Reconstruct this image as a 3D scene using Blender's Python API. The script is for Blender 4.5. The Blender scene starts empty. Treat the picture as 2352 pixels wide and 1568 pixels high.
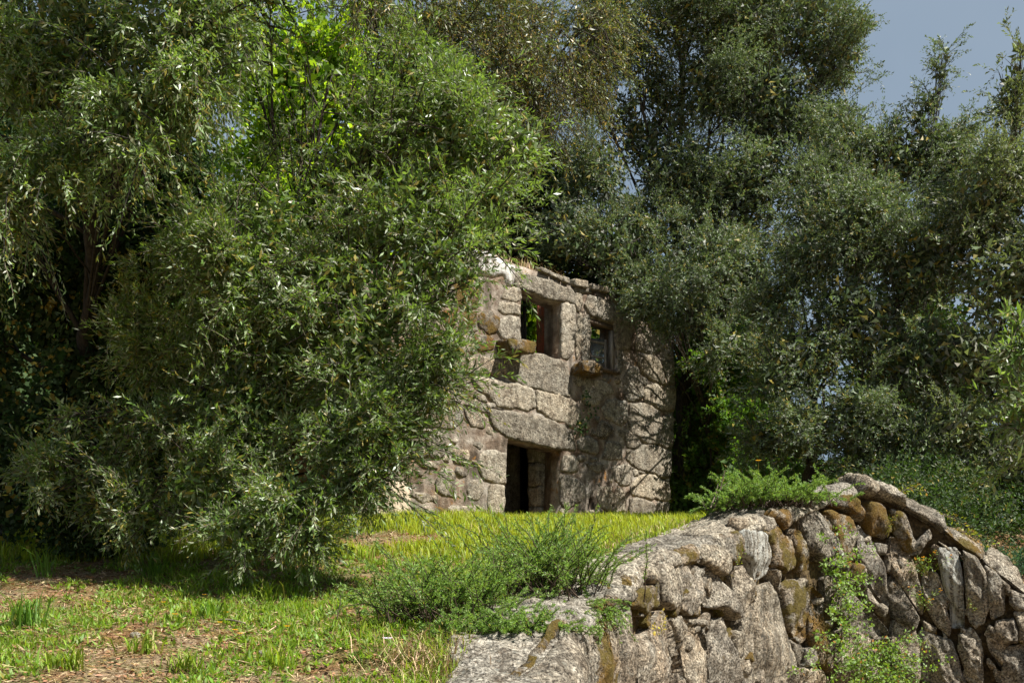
import bpy, math, random
import numpy as np
from mathutils import Vector
from mathutils.geometry import delaunay_2d_cdt

random.seed(7)
R = math.radians
S = bpy.context.scene
COL = S.collection

# ------------------------------------------------------------------ camera, sky, sun, exposure
CX, HY, F = 1176.0, 1350.0, 38.0 / 36.0 * 2352.0      # photograph measured on a 2352 px wide copy
EYE = 1.6
cam = bpy.data.cameras.new('camera')
cam.lens = 38.0
cam.sensor_width = 36.0
cam.shift_y = (HY - 784.0) / 2352.0
cam.clip_end = 2000.0
cam_o = bpy.data.objects.new('camera', cam)
cam_o.location = (0, 0, EYE)
cam_o.rotation_euler = (R(90), 0, 0)
COL.objects.link(cam_o)
S.camera = cam_o

SUN = Vector((0.72, -0.34, 1.08)).normalized()
w = bpy.data.worlds.new('World')
S.world = w
w.use_nodes = True
nt = w.node_tree
nt.nodes.clear()
out = nt.nodes.new('ShaderNodeOutputWorld')
sky = nt.nodes.new('ShaderNodeTexSky')
sky.sky_type = 'NISHITA'
sky.sun_disc = False
sky.sun_elevation = math.asin(SUN.z)
sky.sun_rotation = math.atan2(SUN.x, SUN.y)
bg = nt.nodes.new('ShaderNodeBackground')
bg.inputs['Strength'].default_value = 0.05
nt.links.new(sky.outputs[0], bg.inputs[0])
cl = nt.nodes.new('ShaderNodeBackground')              # the grey-blue cloud cover, even all round
cl.inputs['Strength'].default_value = 0.74
tc = nt.nodes.new('ShaderNodeTexCoord')
cn = nt.nodes.new('ShaderNodeTexNoise')
cn.inputs['Scale'].default_value = 2.2
cn.inputs['Detail'].default_value = 5
nt.links.new(tc.outputs['Generated'], cn.inputs['Vector'])
cr = nt.nodes.new('ShaderNodeValToRGB')
cr.color_ramp.elements[0].position = 0.32
cr.color_ramp.elements[0].color = (0.165, 0.225, 0.295, 1)
cr.color_ramp.elements[1].position = 0.72
cr.color_ramp.elements[1].color = (0.275, 0.335, 0.40, 1)
nt.links.new(cn.outputs['Fac'], cr.inputs[0])
nt.links.new(cr.outputs[0], cl.inputs[0])
mx = nt.nodes.new('ShaderNodeMixShader')
mx.inputs[0].default_value = 0.82
nt.links.new(bg.outputs[0], mx.inputs[1])
nt.links.new(cl.outputs[0], mx.inputs[2])
nt.links.new(mx.outputs[0], out.inputs[0])

sl = bpy.data.lights.new('sun', 'SUN')
sl.energy = 5.0
sl.angle = R(0.5)
sl.color = (1.0, 0.965, 0.89)
so = bpy.data.objects.new('sun', sl)
so.rotation_euler = SUN.to_track_quat('Z', 'Y').to_euler()
so.location = (8, -8, 20)
COL.objects.link(so)
S.view_settings.view_transform = 'Standard'
S.view_settings.look = 'None'
S.view_settings.exposure = 0.98
S.view_settings.gamma = 1.0
S.view_settings.use_curve_mapping = False
S.cycles.max_bounces = 6
S.cycles.diffuse_bounces = 3
S.cycles.transmission_bounces = 4

# ------------------------------------------------------------------ helpers
def P(px, py, Y):
    return np.array([(px - CX) / F * Y, Y, EYE + (HY - py) / F * Y])


def hash3(i, j, k, seed):
    n = (i * 374761393 + j * 668265263 + k * 2147483647 + seed * 1274126177) & 0xFFFFFFFF
    n = ((n ^ (n >> 13)) * 1274126177) & 0xFFFFFFFF
    n = n ^ (n >> 16)
    return (n & 0xFFFF) / 65535.0


def vnoise(p, seed=0):
    p = np.asarray(p, float)
    i = np.floor(p).astype(np.int64)
    f = p - i
    f = f * f * (3 - 2 * f)
    r = 0
    for dx in (0, 1):
        for dy in (0, 1):
            for dz in (0, 1):
                wgt = (f[:, 0] if dx else 1 - f[:, 0]) * (f[:, 1] if dy else 1 - f[:, 1]) * (f[:, 2] if dz else 1 - f[:, 2])
                r = r + wgt * hash3(i[:, 0] + dx, i[:, 1] + dy, i[:, 2] + dz, seed)
    return r * 2 - 1


def fbm(p, scale, octv=4, seed=0):
    p = np.asarray(p, float) * scale
    a, r = 1.0, 0
    for o in range(octv):
        r = r + a * vnoise(p, seed + o * 17)
        p = p * 2.03 + 11.3
        a *= 0.5
    return r


def norm(v):
    v = np.asarray(v, float)
    return v / np.maximum(np.linalg.norm(v, axis=-1, keepdims=True), 1e-9)


def mesh_np(name, verts, faces, fs):
    """faces: flat int array, every face with fs corners"""
    me = bpy.data.meshes.new(name)
    verts = np.asarray(verts, np.float32)
    faces = np.asarray(faces, np.int32).reshape(-1, fs)
    me.vertices.add(len(verts))
    me.vertices.foreach_set('co', verts.ravel())
    me.loops.add(faces.size)
    me.loops.foreach_set('vertex_index', faces.ravel())
    me.polygons.add(len(faces))
    me.polygons.foreach_set('loop_start', np.arange(0, faces.size, fs, dtype=np.int32))
    me.polygons.foreach_set('loop_total', np.full(len(faces), fs, np.int32))
    me.update(calc_edges=True)
    return me


def set_rnd(me, vals):
    a = me.attributes.new('rnd', 'FLOAT', 'FACE')
    a.data.foreach_set('value', np.asarray(vals, np.float32))


def smooth(me, flag=True):
    me.polygons.foreach_set('use_smooth', np.full(len(me.polygons), flag))


def origin(parent):
    o = np.zeros(3)
    while parent is not None:
        o = o + np.array(parent.location)
        parent = parent.parent
    return o


def link(name, me, mat, parent=None, label=None):
    o = bpy.data.objects.new(name, me)
    if mat is not None:
        me.materials.append(mat)
    COL.objects.link(o)
    if parent is not None:
        o.parent = parent
    if label:
        o['label'] = label
    return o


def obj(name, verts, faces, fs, mat, parent=None, label=None, rnd=None, sm=False):
    verts = np.asarray(verts, float) - origin(parent)
    me = mesh_np(name, verts, faces, fs)
    if rnd is not None:
        set_rnd(me, rnd)
    if sm:
        smooth(me)
    return link(name, me, mat, parent, label)


def thing(name, label, cat, loc, group=None):
    o = bpy.data.objects.new(name, None)
    o.location = loc
    o.empty_display_size = 0.2
    COL.objects.link(o)
    o['label'] = label
    o['category'] = cat
    o['kind'] = 'thing'
    if group:
        o['group'] = group
    return o


def tag(o, label=None, cat=None, group=None, kind='thing'):
    if label:
        o['label'] = label
    if cat:
        o['category'] = cat
    if group:
        o['group'] = group
    o['kind'] = kind
    return o


def tube(pts, rad, sides=6, seed=0, rough=0.0):
    """one tapered tube along pts: verts, quad faces"""
    pts = np.asarray(pts, float)
    n = len(pts)
    rad = np.broadcast_to(np.asarray(rad, float), (n,))
    tan = norm(np.gradient(pts, axis=0))
    ref = np.tile(np.array([0.31, 0.17, 0.93]), (n, 1))
    ref[np.abs((tan * ref).sum(1)) > 0.92] = (1, 0.1, 0.05)
    a = norm(np.cross(tan, ref))
    b = np.cross(tan, a)
    ang = np.linspace(0, 2 * math.pi, sides, endpoint=False)
    v = pts[:, None, :] + rad[:, None, None] * (np.cos(ang)[None, :, None] * a[:, None, :] + np.sin(ang)[None, :, None] * b[:, None, :])
    v = v.reshape(-1, 3)
    if rough:
        cen = np.repeat(pts, sides, axis=0)
        v = cen + (v - cen) * (1 + rough * fbm(v, 5.0, 3, seed)[:, None])
    i = np.arange(n - 1)[:, None] * sides
    j = np.arange(sides)[None, :]
    k = (j + 1) % sides
    f = np.stack([i + j, i + k, i + sides + k, i + sides + j], -1).reshape(-1, 4)
    return v, f


class Batch:
    def __init__(self):
        self.v, self.f, self.n = [], [], 0

    def add(self, v, f):
        self.v.append(np.asarray(v, float))
        self.f.append(np.asarray(f, int) + self.n)
        self.n += len(v)

    def tube(self, pts, rad, sides=6, seed=0, rough=0.0):
        self.add(*tube(pts, rad, sides, seed, rough))

    def build(self, name, fs, mat, parent=None, label=None, sm=True):
        if not self.v:
            return None
        return obj(name, np.concatenate(self.v), np.concatenate(self.f), fs, mat, parent, label, None, sm)


def bez(p0, p1, p2, n=8):
    t = np.linspace(0, 1, n)[:, None]
    return (1 - t) ** 2 * np.asarray(p0) + 2 * t * (1 - t) * np.asarray(p1) + t * t * np.asarray(p2)


# ------------------------------------------------------------------ materials
class NT:
    def __init__(self, name):
        self.m = bpy.data.materials.new(name)
        self.m.use_nodes = True
        self.t = self.m.node_tree
        self.t.nodes.clear()
        self.out = self.t.nodes.new('ShaderNodeOutputMaterial')

    def n(self, kind, **kw):
        nd = self.t.nodes.new(kind)
        for k, v in kw.items():
            if hasattr(nd, k):
                setattr(nd, k, v)
            else:
                nd.inputs[k.replace('_', ' ')].default_value = v
        return nd

    def l(self, a, b):
        self.t.links.new(a, b)

    def noise(self, vec, scale, detail=4, rough=0.55):
        n = self.n('ShaderNodeTexNoise')
        n.inputs['Scale'].default_value = scale
        n.inputs['Detail'].default_value = detail
        n.inputs['Roughness'].default_value = rough
        self.l(vec, n.inputs['Vector'])
        return n.outputs['Fac']

    def ramp(self, fac, stops, interp='LINEAR'):
        r = self.n('ShaderNodeValToRGB')
        r.color_ramp.interpolation = interp
        while len(r.color_ramp.elements) < len(stops):
            r.color_ramp.elements.new(0.5)
        for e, (p, c) in zip(r.color_ramp.elements, stops):
            e.position = p
            e.color = (c, c, c, 1) if isinstance(c, (int, float)) else (*c, 1)
        self.l(fac, r.inputs[0])
        return r.outputs[0]

    def mix(self, fac, a, b, mode='MIX'):
        m = self.n('ShaderNodeMix', data_type='RGBA', blend_type=mode)
        for sock, val in ((m.inputs[0], fac), (m.inputs[6], a), (m.inputs[7], b)):
            if isinstance(val, (int, float)):
                sock.default_value = val
            elif isinstance(val, tuple):
                sock.default_value = (*val, 1)
            else:
                self.l(val, sock)
        return m.outputs[2]

    def math(self, op, a, b=0.0, clamp=False):
        m = self.n('ShaderNodeMath', operation=op, use_clamp=clamp)
        for s, v in zip(m.inputs, (a, b)):
            if isinstance(v, (int, float)):
                s.default_value = v
            else:
                self.l(v, s)
        return m.outputs[0]

    def scaled(self, vec, sx, sy, sz):
        v = self.n('ShaderNodeVectorMath', operation='MULTIPLY')
        self.l(vec, v.inputs[0])
        v.inputs[1].default_value = (sx, sy, sz)
        return v.outputs[0]

    def principled(self, col, rough=0.85, spec=0.3, bump=None, strength=0.5, dist=0.02):
        p = self.n('ShaderNodeBsdfPrincipled')
        if isinstance(col, tuple):
            p.inputs['Base Color'].default_value = (*col, 1)
        else:
            self.l(col, p.inputs['Base Color'])
        if isinstance(rough, (int, float)):
            p.inputs['Roughness'].default_value = rough
        else:
            self.l(rough, p.inputs['Roughness'])
        p.inputs['Specular IOR Level'].default_value = spec
        if bump is not None:
            b = self.n('ShaderNodeBump')
            b.inputs['Strength'].default_value = strength
            b.inputs['Distance'].default_value = dist
            self.l(bump, b.inputs['Height'])
            self.l(b.outputs[0], p.inputs['Normal'])
        return p.outputs[0]

    def done(self, sh):
        self.l(sh, self.out.inputs[0])
        return self.m


def granite(name, light=1.0, tonek=1.0, warm=0.3, moss=0.35, dark=0.5, streak=0.0, mosscol=(0.17, 0.10, 0.02), grain=1.0, pale=0.0, bd=0.06):
    g = NT(name)
    pos = g.n('ShaderNodeNewGeometry').outputs['Position']
    oi = g.n('ShaderNodeObjectInfo').outputs['Random']
    sp = g.noise(pos, 34 * grain, 4, 0.75)
    c = g.ramp(sp, [(0.36, (0.035 * light, 0.032 * light, 0.028 * light)), (0.46, (0.20 * light, 0.185 * light, 0.16 * light)),
                    (0.53, (0.36 * light, 0.34 * light, 0.295 * light)), (0.66, (0.64 * light, 0.61 * light, 0.55 * light))])
    big = g.noise(pos, 2.3, 4)
    wf = g.math('MULTIPLY', g.ramp(big, [(0.35, 0.0), (0.65, 1.0)]), warm)
    c = g.mix(wf, c, g.mix(1.0, c, (1.0, 0.72, 0.47), 'MULTIPLY'))
    if grain < 0.9:
        c = g.mix(0.5, c, (0.31 * light, 0.285 * light, 0.24 * light))
    md = g.noise(pos, 7.5, 3, 0.6)
    c = g.mix(1.0, c, g.ramp(md, [(0.32, (0.55, 0.52, 0.48)), (0.5, (0.95, 0.94, 0.92)), (0.68, (1.25, 1.22, 1.16))]), 'MULTIPLY')
    # dark crustose lichen
    dk = g.noise(pos, 6.5 * grain, 6, 0.7)
    df = g.math('MULTIPLY', g.ramp(dk, [(0.5, 0.0), (0.62, 1.0)]), dark)
    c = g.mix(df, c, g.mix(1.0, c, (0.26, 0.22, 0.19), 'MULTIPLY'))
    # pale lichen discs
    pl = g.noise(pos, 13, 5, 0.6)
    pf = g.math('MULTIPLY', g.ramp(pl, [(0.58, 0.0), (0.66, 1.0)]), 0.45 + pale * 0.5)
    c = g.mix(pf, c, (0.50, 0.50, 0.44))
    if streak:
        st = g.noise(g.scaled(pos, 9, 9, 0.7), 1.0, 4, 0.6)
        sf = g.math('MULTIPLY', g.ramp(st, [(0.45, 0.0), (0.62, 1.0)]), streak)
        c = g.mix(sf, c, g.mix(1.0, c, (0.34, 0.31, 0.28), 'MULTIPLY'))
        if pale:
            s2 = g.noise(g.scaled(pos, 14, 14, 0.5), 1.0, 4, 0.6)
            c = g.mix(g.math('MULTIPLY', g.ramp(s2, [(0.42, 0.0), (0.6, 1.0)]), pale), c, (0.60, 0.61, 0.57))
    # per stone tone
    tone = g.ramp(oi, [(0.0, (0.66, 0.64, 0.61)), (0.5, (0.98, 0.96, 0.93)), (1.0, (1.12, 1.05, 0.94))])
    c = g.mix(tonek, c, tone, 'MULTIPLY')
    # moss
    ms = g.noise(pos, 3.4, 6, 0.68)
    mf = g.ramp(ms, [(0.68 - 0.32 * moss, 0.0), (0.76 - 0.32 * moss, 1.0)])
    mg = g.noise(pos, 60, 3, 0.7)
    mc = g.mix(g.ramp(mg, [(0.3, 0.0), (0.7, 1.0)]), tuple(x * 0.4 for x in mosscol), mosscol)
    mc = g.mix(g.ramp(g.noise(pos, 1.7, 2), [(0.42, 0.0), (0.58, 1.0)]), mc, g.mix(1.0, mc, (0.62, 0.85, 0.6), 'MULTIPLY'))
    c = g.mix(g.math('MULTIPLY', mf, 0.88), c, mc)
    h = g.math('ADD', sp, g.math('MULTIPLY', mf, 0.3))
    h = g.math('ADD', h, g.math('MULTIPLY', g.noise(pos, 11, 4), 0.9))
    return g.done(g.principled(c, 0.9, 0.2, h, 1.0, bd))


M = {}
M['granite'] = granite('granite', 1.2, 1.0, 0.2, 0.12, 0.75, 0.5)
M['granite_mossy'] = granite('granite_mossy', 1.0, 1.0, 0.5, 0.72, 0.6, 0.4, mosscol=(0.26, 0.14, 0.022))
M['granite_warm'] = granite('granite_warm', 1.3, 1.0, 0.5, 0.06, 0.55, 0.55)
M['granite_pale'] = granite('granite_pale', 1.05, 1.0, 0.0, -0.4, 0.3, 0.7, pale=0.9)
M['granite_streaked'] = granite('granite_streaked', 1.1, 1.0, 0.25, -0.2, 0.5, 0.9, pale=0.15)
M['granite_top'] = granite('granite_top', 1.0, 0.8, 0.12, 0.2, 0.85, 0.0, bd=0.035, mosscol=(0.26, 0.13, 0.03))
M['granite_house'] = granite('granite_house', 1.42, 1.0, 0.35, -0.05, 0.65, 0.35, grain=0.75)
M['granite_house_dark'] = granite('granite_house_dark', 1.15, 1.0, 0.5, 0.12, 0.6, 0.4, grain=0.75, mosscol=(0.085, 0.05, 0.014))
M['granite_orange'] = granite('granite_orange', 1.25, 1.0, 0.5, 0.75, 0.5, 0.2, mosscol=(0.30, 0.13, 0.02), grain=0.8)


def mortar_mat():
    g = NT('lime_mortar')
    pos = g.n('ShaderNodeNewGeometry').outputs['Position']
    a = g.noise(pos, 2.6, 6, 0.65)
    c = g.ramp(a, [(0.30, (0.08, 0.062, 0.047)), (0.42, (0.20, 0.155, 0.118)), (0.54, (0.35, 0.30, 0.245)), (0.70, (0.54, 0.49, 0.42))])
    b = g.noise(pos, 40, 4, 0.7)
    c = g.mix(0.55, c, g.mix(1.0, c, g.ramp(b, [(0.3, 0.4), (0.7, 1.5)]), 'MULTIPLY'))
    st = g.noise(g.scaled(pos, 3.2, 3.2, 0.5), 1.0, 5, 0.62)
    c = g.mix(g.ramp(g.noise(pos, 1.1, 4, 0.6), [(0.46, 0.0), (0.62, 0.75)]), c, g.mix(1.0, c, (0.80, 0.62, 0.50), 'MULTIPLY'))
    c = g.mix(g.ramp(st, [(0.47, 0.0), (0.64, 0.8)]), c, (0.07, 0.055, 0.04))
    o = g.noise(g.scaled(pos, 1, 1, 0.8), 4.0, 6, 0.7)
    c = g.mix(g.ramp(o, [(0.60, 0.0), (0.68, 0.8)]), c, (0.32, 0.15, 0.035))
    h = g.math('ADD', b, g.noise(pos, 9, 5))
    return g.done(g.principled(c, 0.95, 0.15, h, 0.8, 0.04))


M['mortar'] = mortar_mat()
g_ = NT('joint_earth')
pos_ = g_.n('ShaderNodeNewGeometry').outputs['Position']
M['joint_earth'] = g_.done(g_.principled(g_.ramp(g_.noise(pos_, 14, 5, 0.7), [(0.35, (0.03, 0.022, 0.014)), (0.55, (0.10, 0.07, 0.035)), (0.7, (0.20, 0.15, 0.08))]), 0.95, 0.1, g_.noise(pos_, 20, 4), 0.8, 0.04))


def plaster(name, base, stain, dirty):
    g = NT(name)
    pos = g.n('ShaderNodeNewGeometry').outputs['Position']
    a = g.noise(pos, 5, 6, 0.7)
    c = g.mix(g.ramp(a, [(0.48, 0.0), (0.64, 1.0)]), base, stain)
    st = g.noise(g.scaled(pos, 14, 14, 1.6), 1.0, 5, 0.65)
    c = g.mix(g.ramp(st, [(0.5, 0.0), (0.62, dirty)]), c, (0.10, 0.075, 0.05))
    h = g.noise(pos, 18, 6, 0.7)
    return g.done(g.principled(c, 0.9, 0.2, h, 0.6, 0.03))


M['whitewash'] = plaster('whitewash', (0.60, 0.58, 0.55), (0.36, 0.30, 0.25), 0.8)
M['cream_plaster'] = plaster('cream_plaster', (0.58, 0.47, 0.35), (0.36, 0.27, 0.18), 0.4)
M['red_plaster'] = plaster('red_plaster', (0.20, 0.055, 0.03), (0.07, 0.045, 0.02), 0.6)


def wood(name, a, b):
    g = NT(name)
    pos = g.n('ShaderNodeNewGeometry').outputs['Position']
    n = g.noise(g.scaled(pos, 30, 30, 4), 1.0, 4, 0.6)
    c = g.ramp(n, [(0.35, a), (0.65, b)])
    return g.done(g.principled(c, 0.8, 0.25, n, 0.4, 0.01))


M['old_wood'] = wood('old_wood', (0.07, 0.045, 0.03), (0.20, 0.145, 0.10))
M['grey_wood'] = wood('grey_wood', (0.20, 0.17, 0.14), (0.42, 0.37, 0.31))
M['bark'] = wood('bark', (0.02, 0.016, 0.012), (0.085, 0.068, 0.05))
M['shaded_bark'] = wood('shaded_bark', (0.010, 0.009, 0.007), (0.045, 0.038, 0.028))  # bark darkened to stand in for the shade at the left
M['twig'] = wood('twig', (0.10, 0.075, 0.05), (0.24, 0.20, 0.15))
M['dark_twig'] = wood('dark_twig', (0.03, 0.02, 0.014), (0.09, 0.06, 0.04))


def glass_mat():
    g = NT('window_glass')
    p = g.n('ShaderNodeBsdfPrincipled')
    p.inputs['Base Color'].default_value = (0.75, 0.8, 0.78, 1)
    p.inputs['Roughness'].default_value = 0.08
    p.inputs['Transmission Weight'].default_value = 0.85
    return g.done(p.outputs[0])


M['glass'] = glass_mat()


def leaf(name, front, back, trans, tw=0.3, rough=0.42, spec=0.45, var=0.5, odd=(0.30, 0.24, 0.05), oddp=0.04):
    g = NT(name)
    at = g.n('ShaderNodeAttribute')
    at.attribute_name = 'rnd'
    r = at.outputs['Fac']
    bf = g.n('ShaderNodeNewGeometry').outputs['Backfacing']
    c = g.mix(bf, front, back)
    hv = g.math('FRACT', g.math('MULTIPLY', r, 13.7))
    c = g.mix(1.0, c, g.ramp(hv, [(0.0, (0.78, 1.04, 0.62)), (0.5, (1.0, 1.0, 1.0)), (1.0, (1.22, 1.05, 1.30))]), 'MULTIPLY')
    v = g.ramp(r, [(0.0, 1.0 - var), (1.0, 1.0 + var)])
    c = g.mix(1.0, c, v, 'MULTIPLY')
    sep = g.math('FRACT', g.math('MULTIPLY', r, 37.0))
    c = g.mix(g.math('LESS_THAN', sep, oddp), c, odd)
    p = g.principled(c, rough, spec)
    t = g.n('ShaderNodeBsdfTranslucent')
    g.l(g.mix(1.0, g.mix(1.0, trans, v, 'MULTIPLY'), (1, 1, 1), 'MULTIPLY'), t.inputs[0])
    m = g.n('ShaderNodeMixShader')
    m.inputs[0].default_value = tw
    g.l(p, m.inputs[1])
    g.l(t.outputs[0], m.inputs[2])
    return g.done(m.outputs[0])


M['olive_leaf'] = leaf('olive_leaf', (0.092, 0.150, 0.040), (0.25, 0.29, 0.165), (0.24, 0.38, 0.04), 0.36, rough=0.38, spec=0.5)
M['olive_far'] = leaf('olive_far', (0.092, 0.124, 0.064), (0.205, 0.23, 0.165), (0.17, 0.24, 0.06), 0.28, oddp=0.025, rough=0.5, spec=0.25)
M['olive_pale'] = leaf('olive_pale', (0.112, 0.140, 0.070), (0.23, 0.25, 0.17), (0.21, 0.27, 0.06), 0.3, rough=0.5, spec=0.25, odd=(0.28, 0.24, 0.09), oddp=0.05)
M['olive_brown'] = leaf('olive_brown', (0.085, 0.11, 0.036), (0.17, 0.19, 0.10), (0.18, 0.22, 0.03), 0.28, odd=(0.35, 0.24, 0.04), oddp=0.16)
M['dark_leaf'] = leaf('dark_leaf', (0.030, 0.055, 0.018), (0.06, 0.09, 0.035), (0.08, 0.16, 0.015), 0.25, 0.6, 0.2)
M['lit_thicket_leaf'] = leaf('lit_thicket_leaf', (0.06, 0.125, 0.022), (0.10, 0.16, 0.045), (0.22, 0.42, 0.025), 0.38, 0.55, 0.2)  # dark leaf brightened, lit look put into the colour
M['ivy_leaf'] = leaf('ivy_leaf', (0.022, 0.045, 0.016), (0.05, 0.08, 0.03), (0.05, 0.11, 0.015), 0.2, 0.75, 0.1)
M['maple_leaf'] = leaf('maple_leaf', (0.14, 0.25, 0.02), (0.17, 0.27, 0.04), (0.42, 0.62, 0.02), 0.5, 0.5, 0.25)
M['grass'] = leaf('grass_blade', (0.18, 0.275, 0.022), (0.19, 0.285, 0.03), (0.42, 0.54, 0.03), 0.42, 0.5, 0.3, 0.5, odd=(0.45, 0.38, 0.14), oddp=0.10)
M['weed'] = leaf('weed_leaf', (0.14, 0.26, 0.028), (0.19, 0.29, 0.06), (0.32, 0.50, 0.03), 0.40, 0.5, 0.3, 0.4)
M['dark_grass'] = leaf('dark_grass', (0.09, 0.18, 0.022), (0.10, 0.19, 0.03), (0.22, 0.40, 0.03), 0.4, 0.45, 0.35, 0.4)
M['straw'] = leaf('dry_straw', (0.50, 0.38, 0.22), (0.50, 0.38, 0.22), (0.45, 0.32, 0.14), 0.15, 0.7, 0.2, 0.5, odd=(0.15, 0.07, 0.035), oddp=0.3)
M['dead_leaf'] = leaf('dead_leaf', (0.22, 0.10, 0.045), (0.26, 0.14, 0.07), (0.2, 0.09, 0.03), 0.15, 0.7, 0.2, 0.6, odd=(0.45, 0.35, 0.2), oddp=0.15)
M['rosemary'] = leaf('rosemary_needle', (0.155, 0.27, 0.05), (0.24, 0.34, 0.11), (0.32, 0.50, 0.06), 0.40, 0.45, 0.35, 0.45, odd=(0.40, 0.30, 0.04), oddp=0.03)
M['blue_needle'] = leaf('blue_green_needle', (0.045, 0.115, 0.05), (0.10, 0.19, 0.11), (0.08, 0.2, 0.05), 0.3, 0.45, 0.35, 0.4)
M['bramble'] = leaf('bramble_leaf', (0.12, 0.22, 0.03), (0.2, 0.29, 0.08), (0.32, 0.50, 0.03), 0.4, 0.45, 0.35, 0.45, odd=(0.38, 0.14, 0.03), oddp=0.04)
M['fern'] = leaf('vine_leaf', (0.17, 0.22, 0.025), (0.2, 0.26, 0.05), (0.40, 0.44, 0.03), 0.4, 0.5, 0.3, 0.4, odd=(0.40, 0.20, 0.03), oddp=0.3)
M['petal'] = leaf('yellow_petal', (0.75, 0.42, 0.015), (0.7, 0.4, 0.02), (0.8, 0.45, 0.02), 0.3, 0.5, 0.2, 0.15, oddp=0.0)
M['white_petal'] = leaf('white_petal', (0.75, 0.74, 0.76), (0.7, 0.7, 0.72), (0.7, 0.7, 0.7), 0.3, 0.5, 0.2, 0.1, oddp=0.0)
M['yellow_leaf'] = leaf('yellowed_leaf', (0.50, 0.40, 0.05), (0.5, 0.4, 0.06), (0.6, 0.5, 0.05), 0.35, 0.5, 0.2, 0.3, oddp=0.0)
M['olive_flower'] = leaf('olive_blossom', (0.40, 0.29, 0.05), (0.40, 0.29, 0.05), (0.4, 0.3, 0.05), 0.2, 0.6, 0.2, 0.4, oddp=0.0)


def ground_mat():
    g = NT('earth')
    pos = g.n('ShaderNodeNewGeometry').outputs['Position']
    a = g.noise(pos, 26, 6, 0.75)
    c = g.ramp(a, [(0.30, (0.06, 0.04, 0.024)), (0.46, (0.19, 0.13, 0.075)), (0.56, (0.34, 0.25, 0.15)), (0.72, (0.54, 0.44, 0.30))])
    b = g.noise(pos, 1.6, 4, 0.6)
    c = g.mix(g.ramp(b, [(0.42, 0.0), (0.6, 0.6)]), c, g.mix(1.0, c, (1.0, 0.55, 0.33), 'MULTIPLY'))
    gr = g.noise(pos, 2.2, 5, 0.65)
    c = g.mix(g.ramp(gr, [(0.46, 0.0), (0.58, 0.55)]), c, g.mix(g.ramp(a, [(0.3, 0.0), (0.7, 1.0)]), (0.03, 0.05, 0.01), (0.13, 0.18, 0.03)))
    h = g.math('ADD', a, g.noise(pos, 7, 5))
    return g.done(g.principled(c, 0.95, 0.1, h, 0.8, 0.05))


M['earth'] = ground_mat()

# ------------------------------------------------------------------ retaining wall path and ground
WPX = [(1310, 1568, 8.0), (1340, 1420, 9.5), (1480, 1312, 11.5), (1600, 1252, 13.0), (1720, 1202, 14.3), (1860, 1152, 15.5),
       (1955, 1116, 16.2), (2035, 1120, 16.5), (2130, 1172, 16.5), (2225, 1245, 16.3), (2352, 1340, 16.0), (2560, 1500, 15.6), (3100, 1850, 15.0)]
wp = np.array([P(*a) for a in WPX])
d0 = norm(wp[1] - wp[0])
wp = np.concatenate([[wp[0] - np.array([0.9, 3.2, 0.75])], wp])
# smooth the path (Catmull-Rom)
def catmull(p, m=12):
    q = np.concatenate([[2 * p[0] - p[1]], p, [2 * p[-1] - p[-2]]])
    o = []
    for i in range(1, len(q) - 2):
        t = np.linspace(0, 1, m, endpoint=False)[:, None]
        a, b, c, d = q[i - 1], q[i], q[i + 1], q[i + 2]
        o.append(0.5 * ((2 * b) + (-a + c) * t + (2 * a - 5 * b + 4 * c - d) * t ** 2 + (-a + 3 * b - 3 * c + d) * t ** 3))
    o.append(p[-1:])
    return np.concatenate(o)
WP = catmull(wp)
WS = np.concatenate([[0], np.cumsum(np.linalg.norm(np.diff(WP[:, :2], axis=0), axis=1))])
wt = norm(np.gradient(WP[:, :2], axis=0))
WN = np.stack([wt[:, 1], -wt[:, 0]], 1)           # outward face normal (towards the camera side)
THICK = 0.85


def wall_at(s):
    s = np.asarray(s, float)
    x = np.interp(s, WS, WP[:, 0])
    y = np.interp(s, WS, WP[:, 1])
    z = np.interp(s, WS, WP[:, 2])
    n = norm(np.stack([np.interp(s, WS, WN[:, 0]), np.interp(s, WS, WN[:, 1])], -1))
    return x, y, z, n


def wall_signed(x, y):
    """distance to the wall front line (positive = lower side), top height there"""
    x = np.asarray(x, float).ravel()
    y = np.asarray(y, float).ravel()
    best = np.full(len(x), 1e9)
    sg = np.zeros(len(x))
    zt = np.zeros(len(x))
    for i in range(len(WP) - 1):
        a, b = WP[i], WP[i + 1]
        d = b[:2] - a[:2]
        L2 = d @ d
        t = np.clip(((x - a[0]) * d[0] + (y - a[1]) * d[1]) / L2, 0, 1)
        qx, qy = a[0] + t * d[0], a[1] + t * d[1]
        dd = np.hypot(x - qx, y - qy)
        m = dd < best
        best[m] = dd[m]
        cr = (x - a[0]) * d[1] - (y - a[1]) * d[0]
        sg[m] = np.sign(cr)[m]
        zt[m] = (a[2] + t * (b[2] - a[2]))[m]
    return best * sg, zt


GY = [-60, 0, 4, 6, 8, 10, 12, 14, 16, 18, 20, 22, 24, 25, 30, 45, 200, 900]
GZ = [-3, 0.1, 0.3, 0.6, 0.92, 1.24, 1.58, 1.94, 2.28, 2.55, 2.78, 2.95, 3.08, 3.12, 3.2, 3.6, 6, 12]


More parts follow.
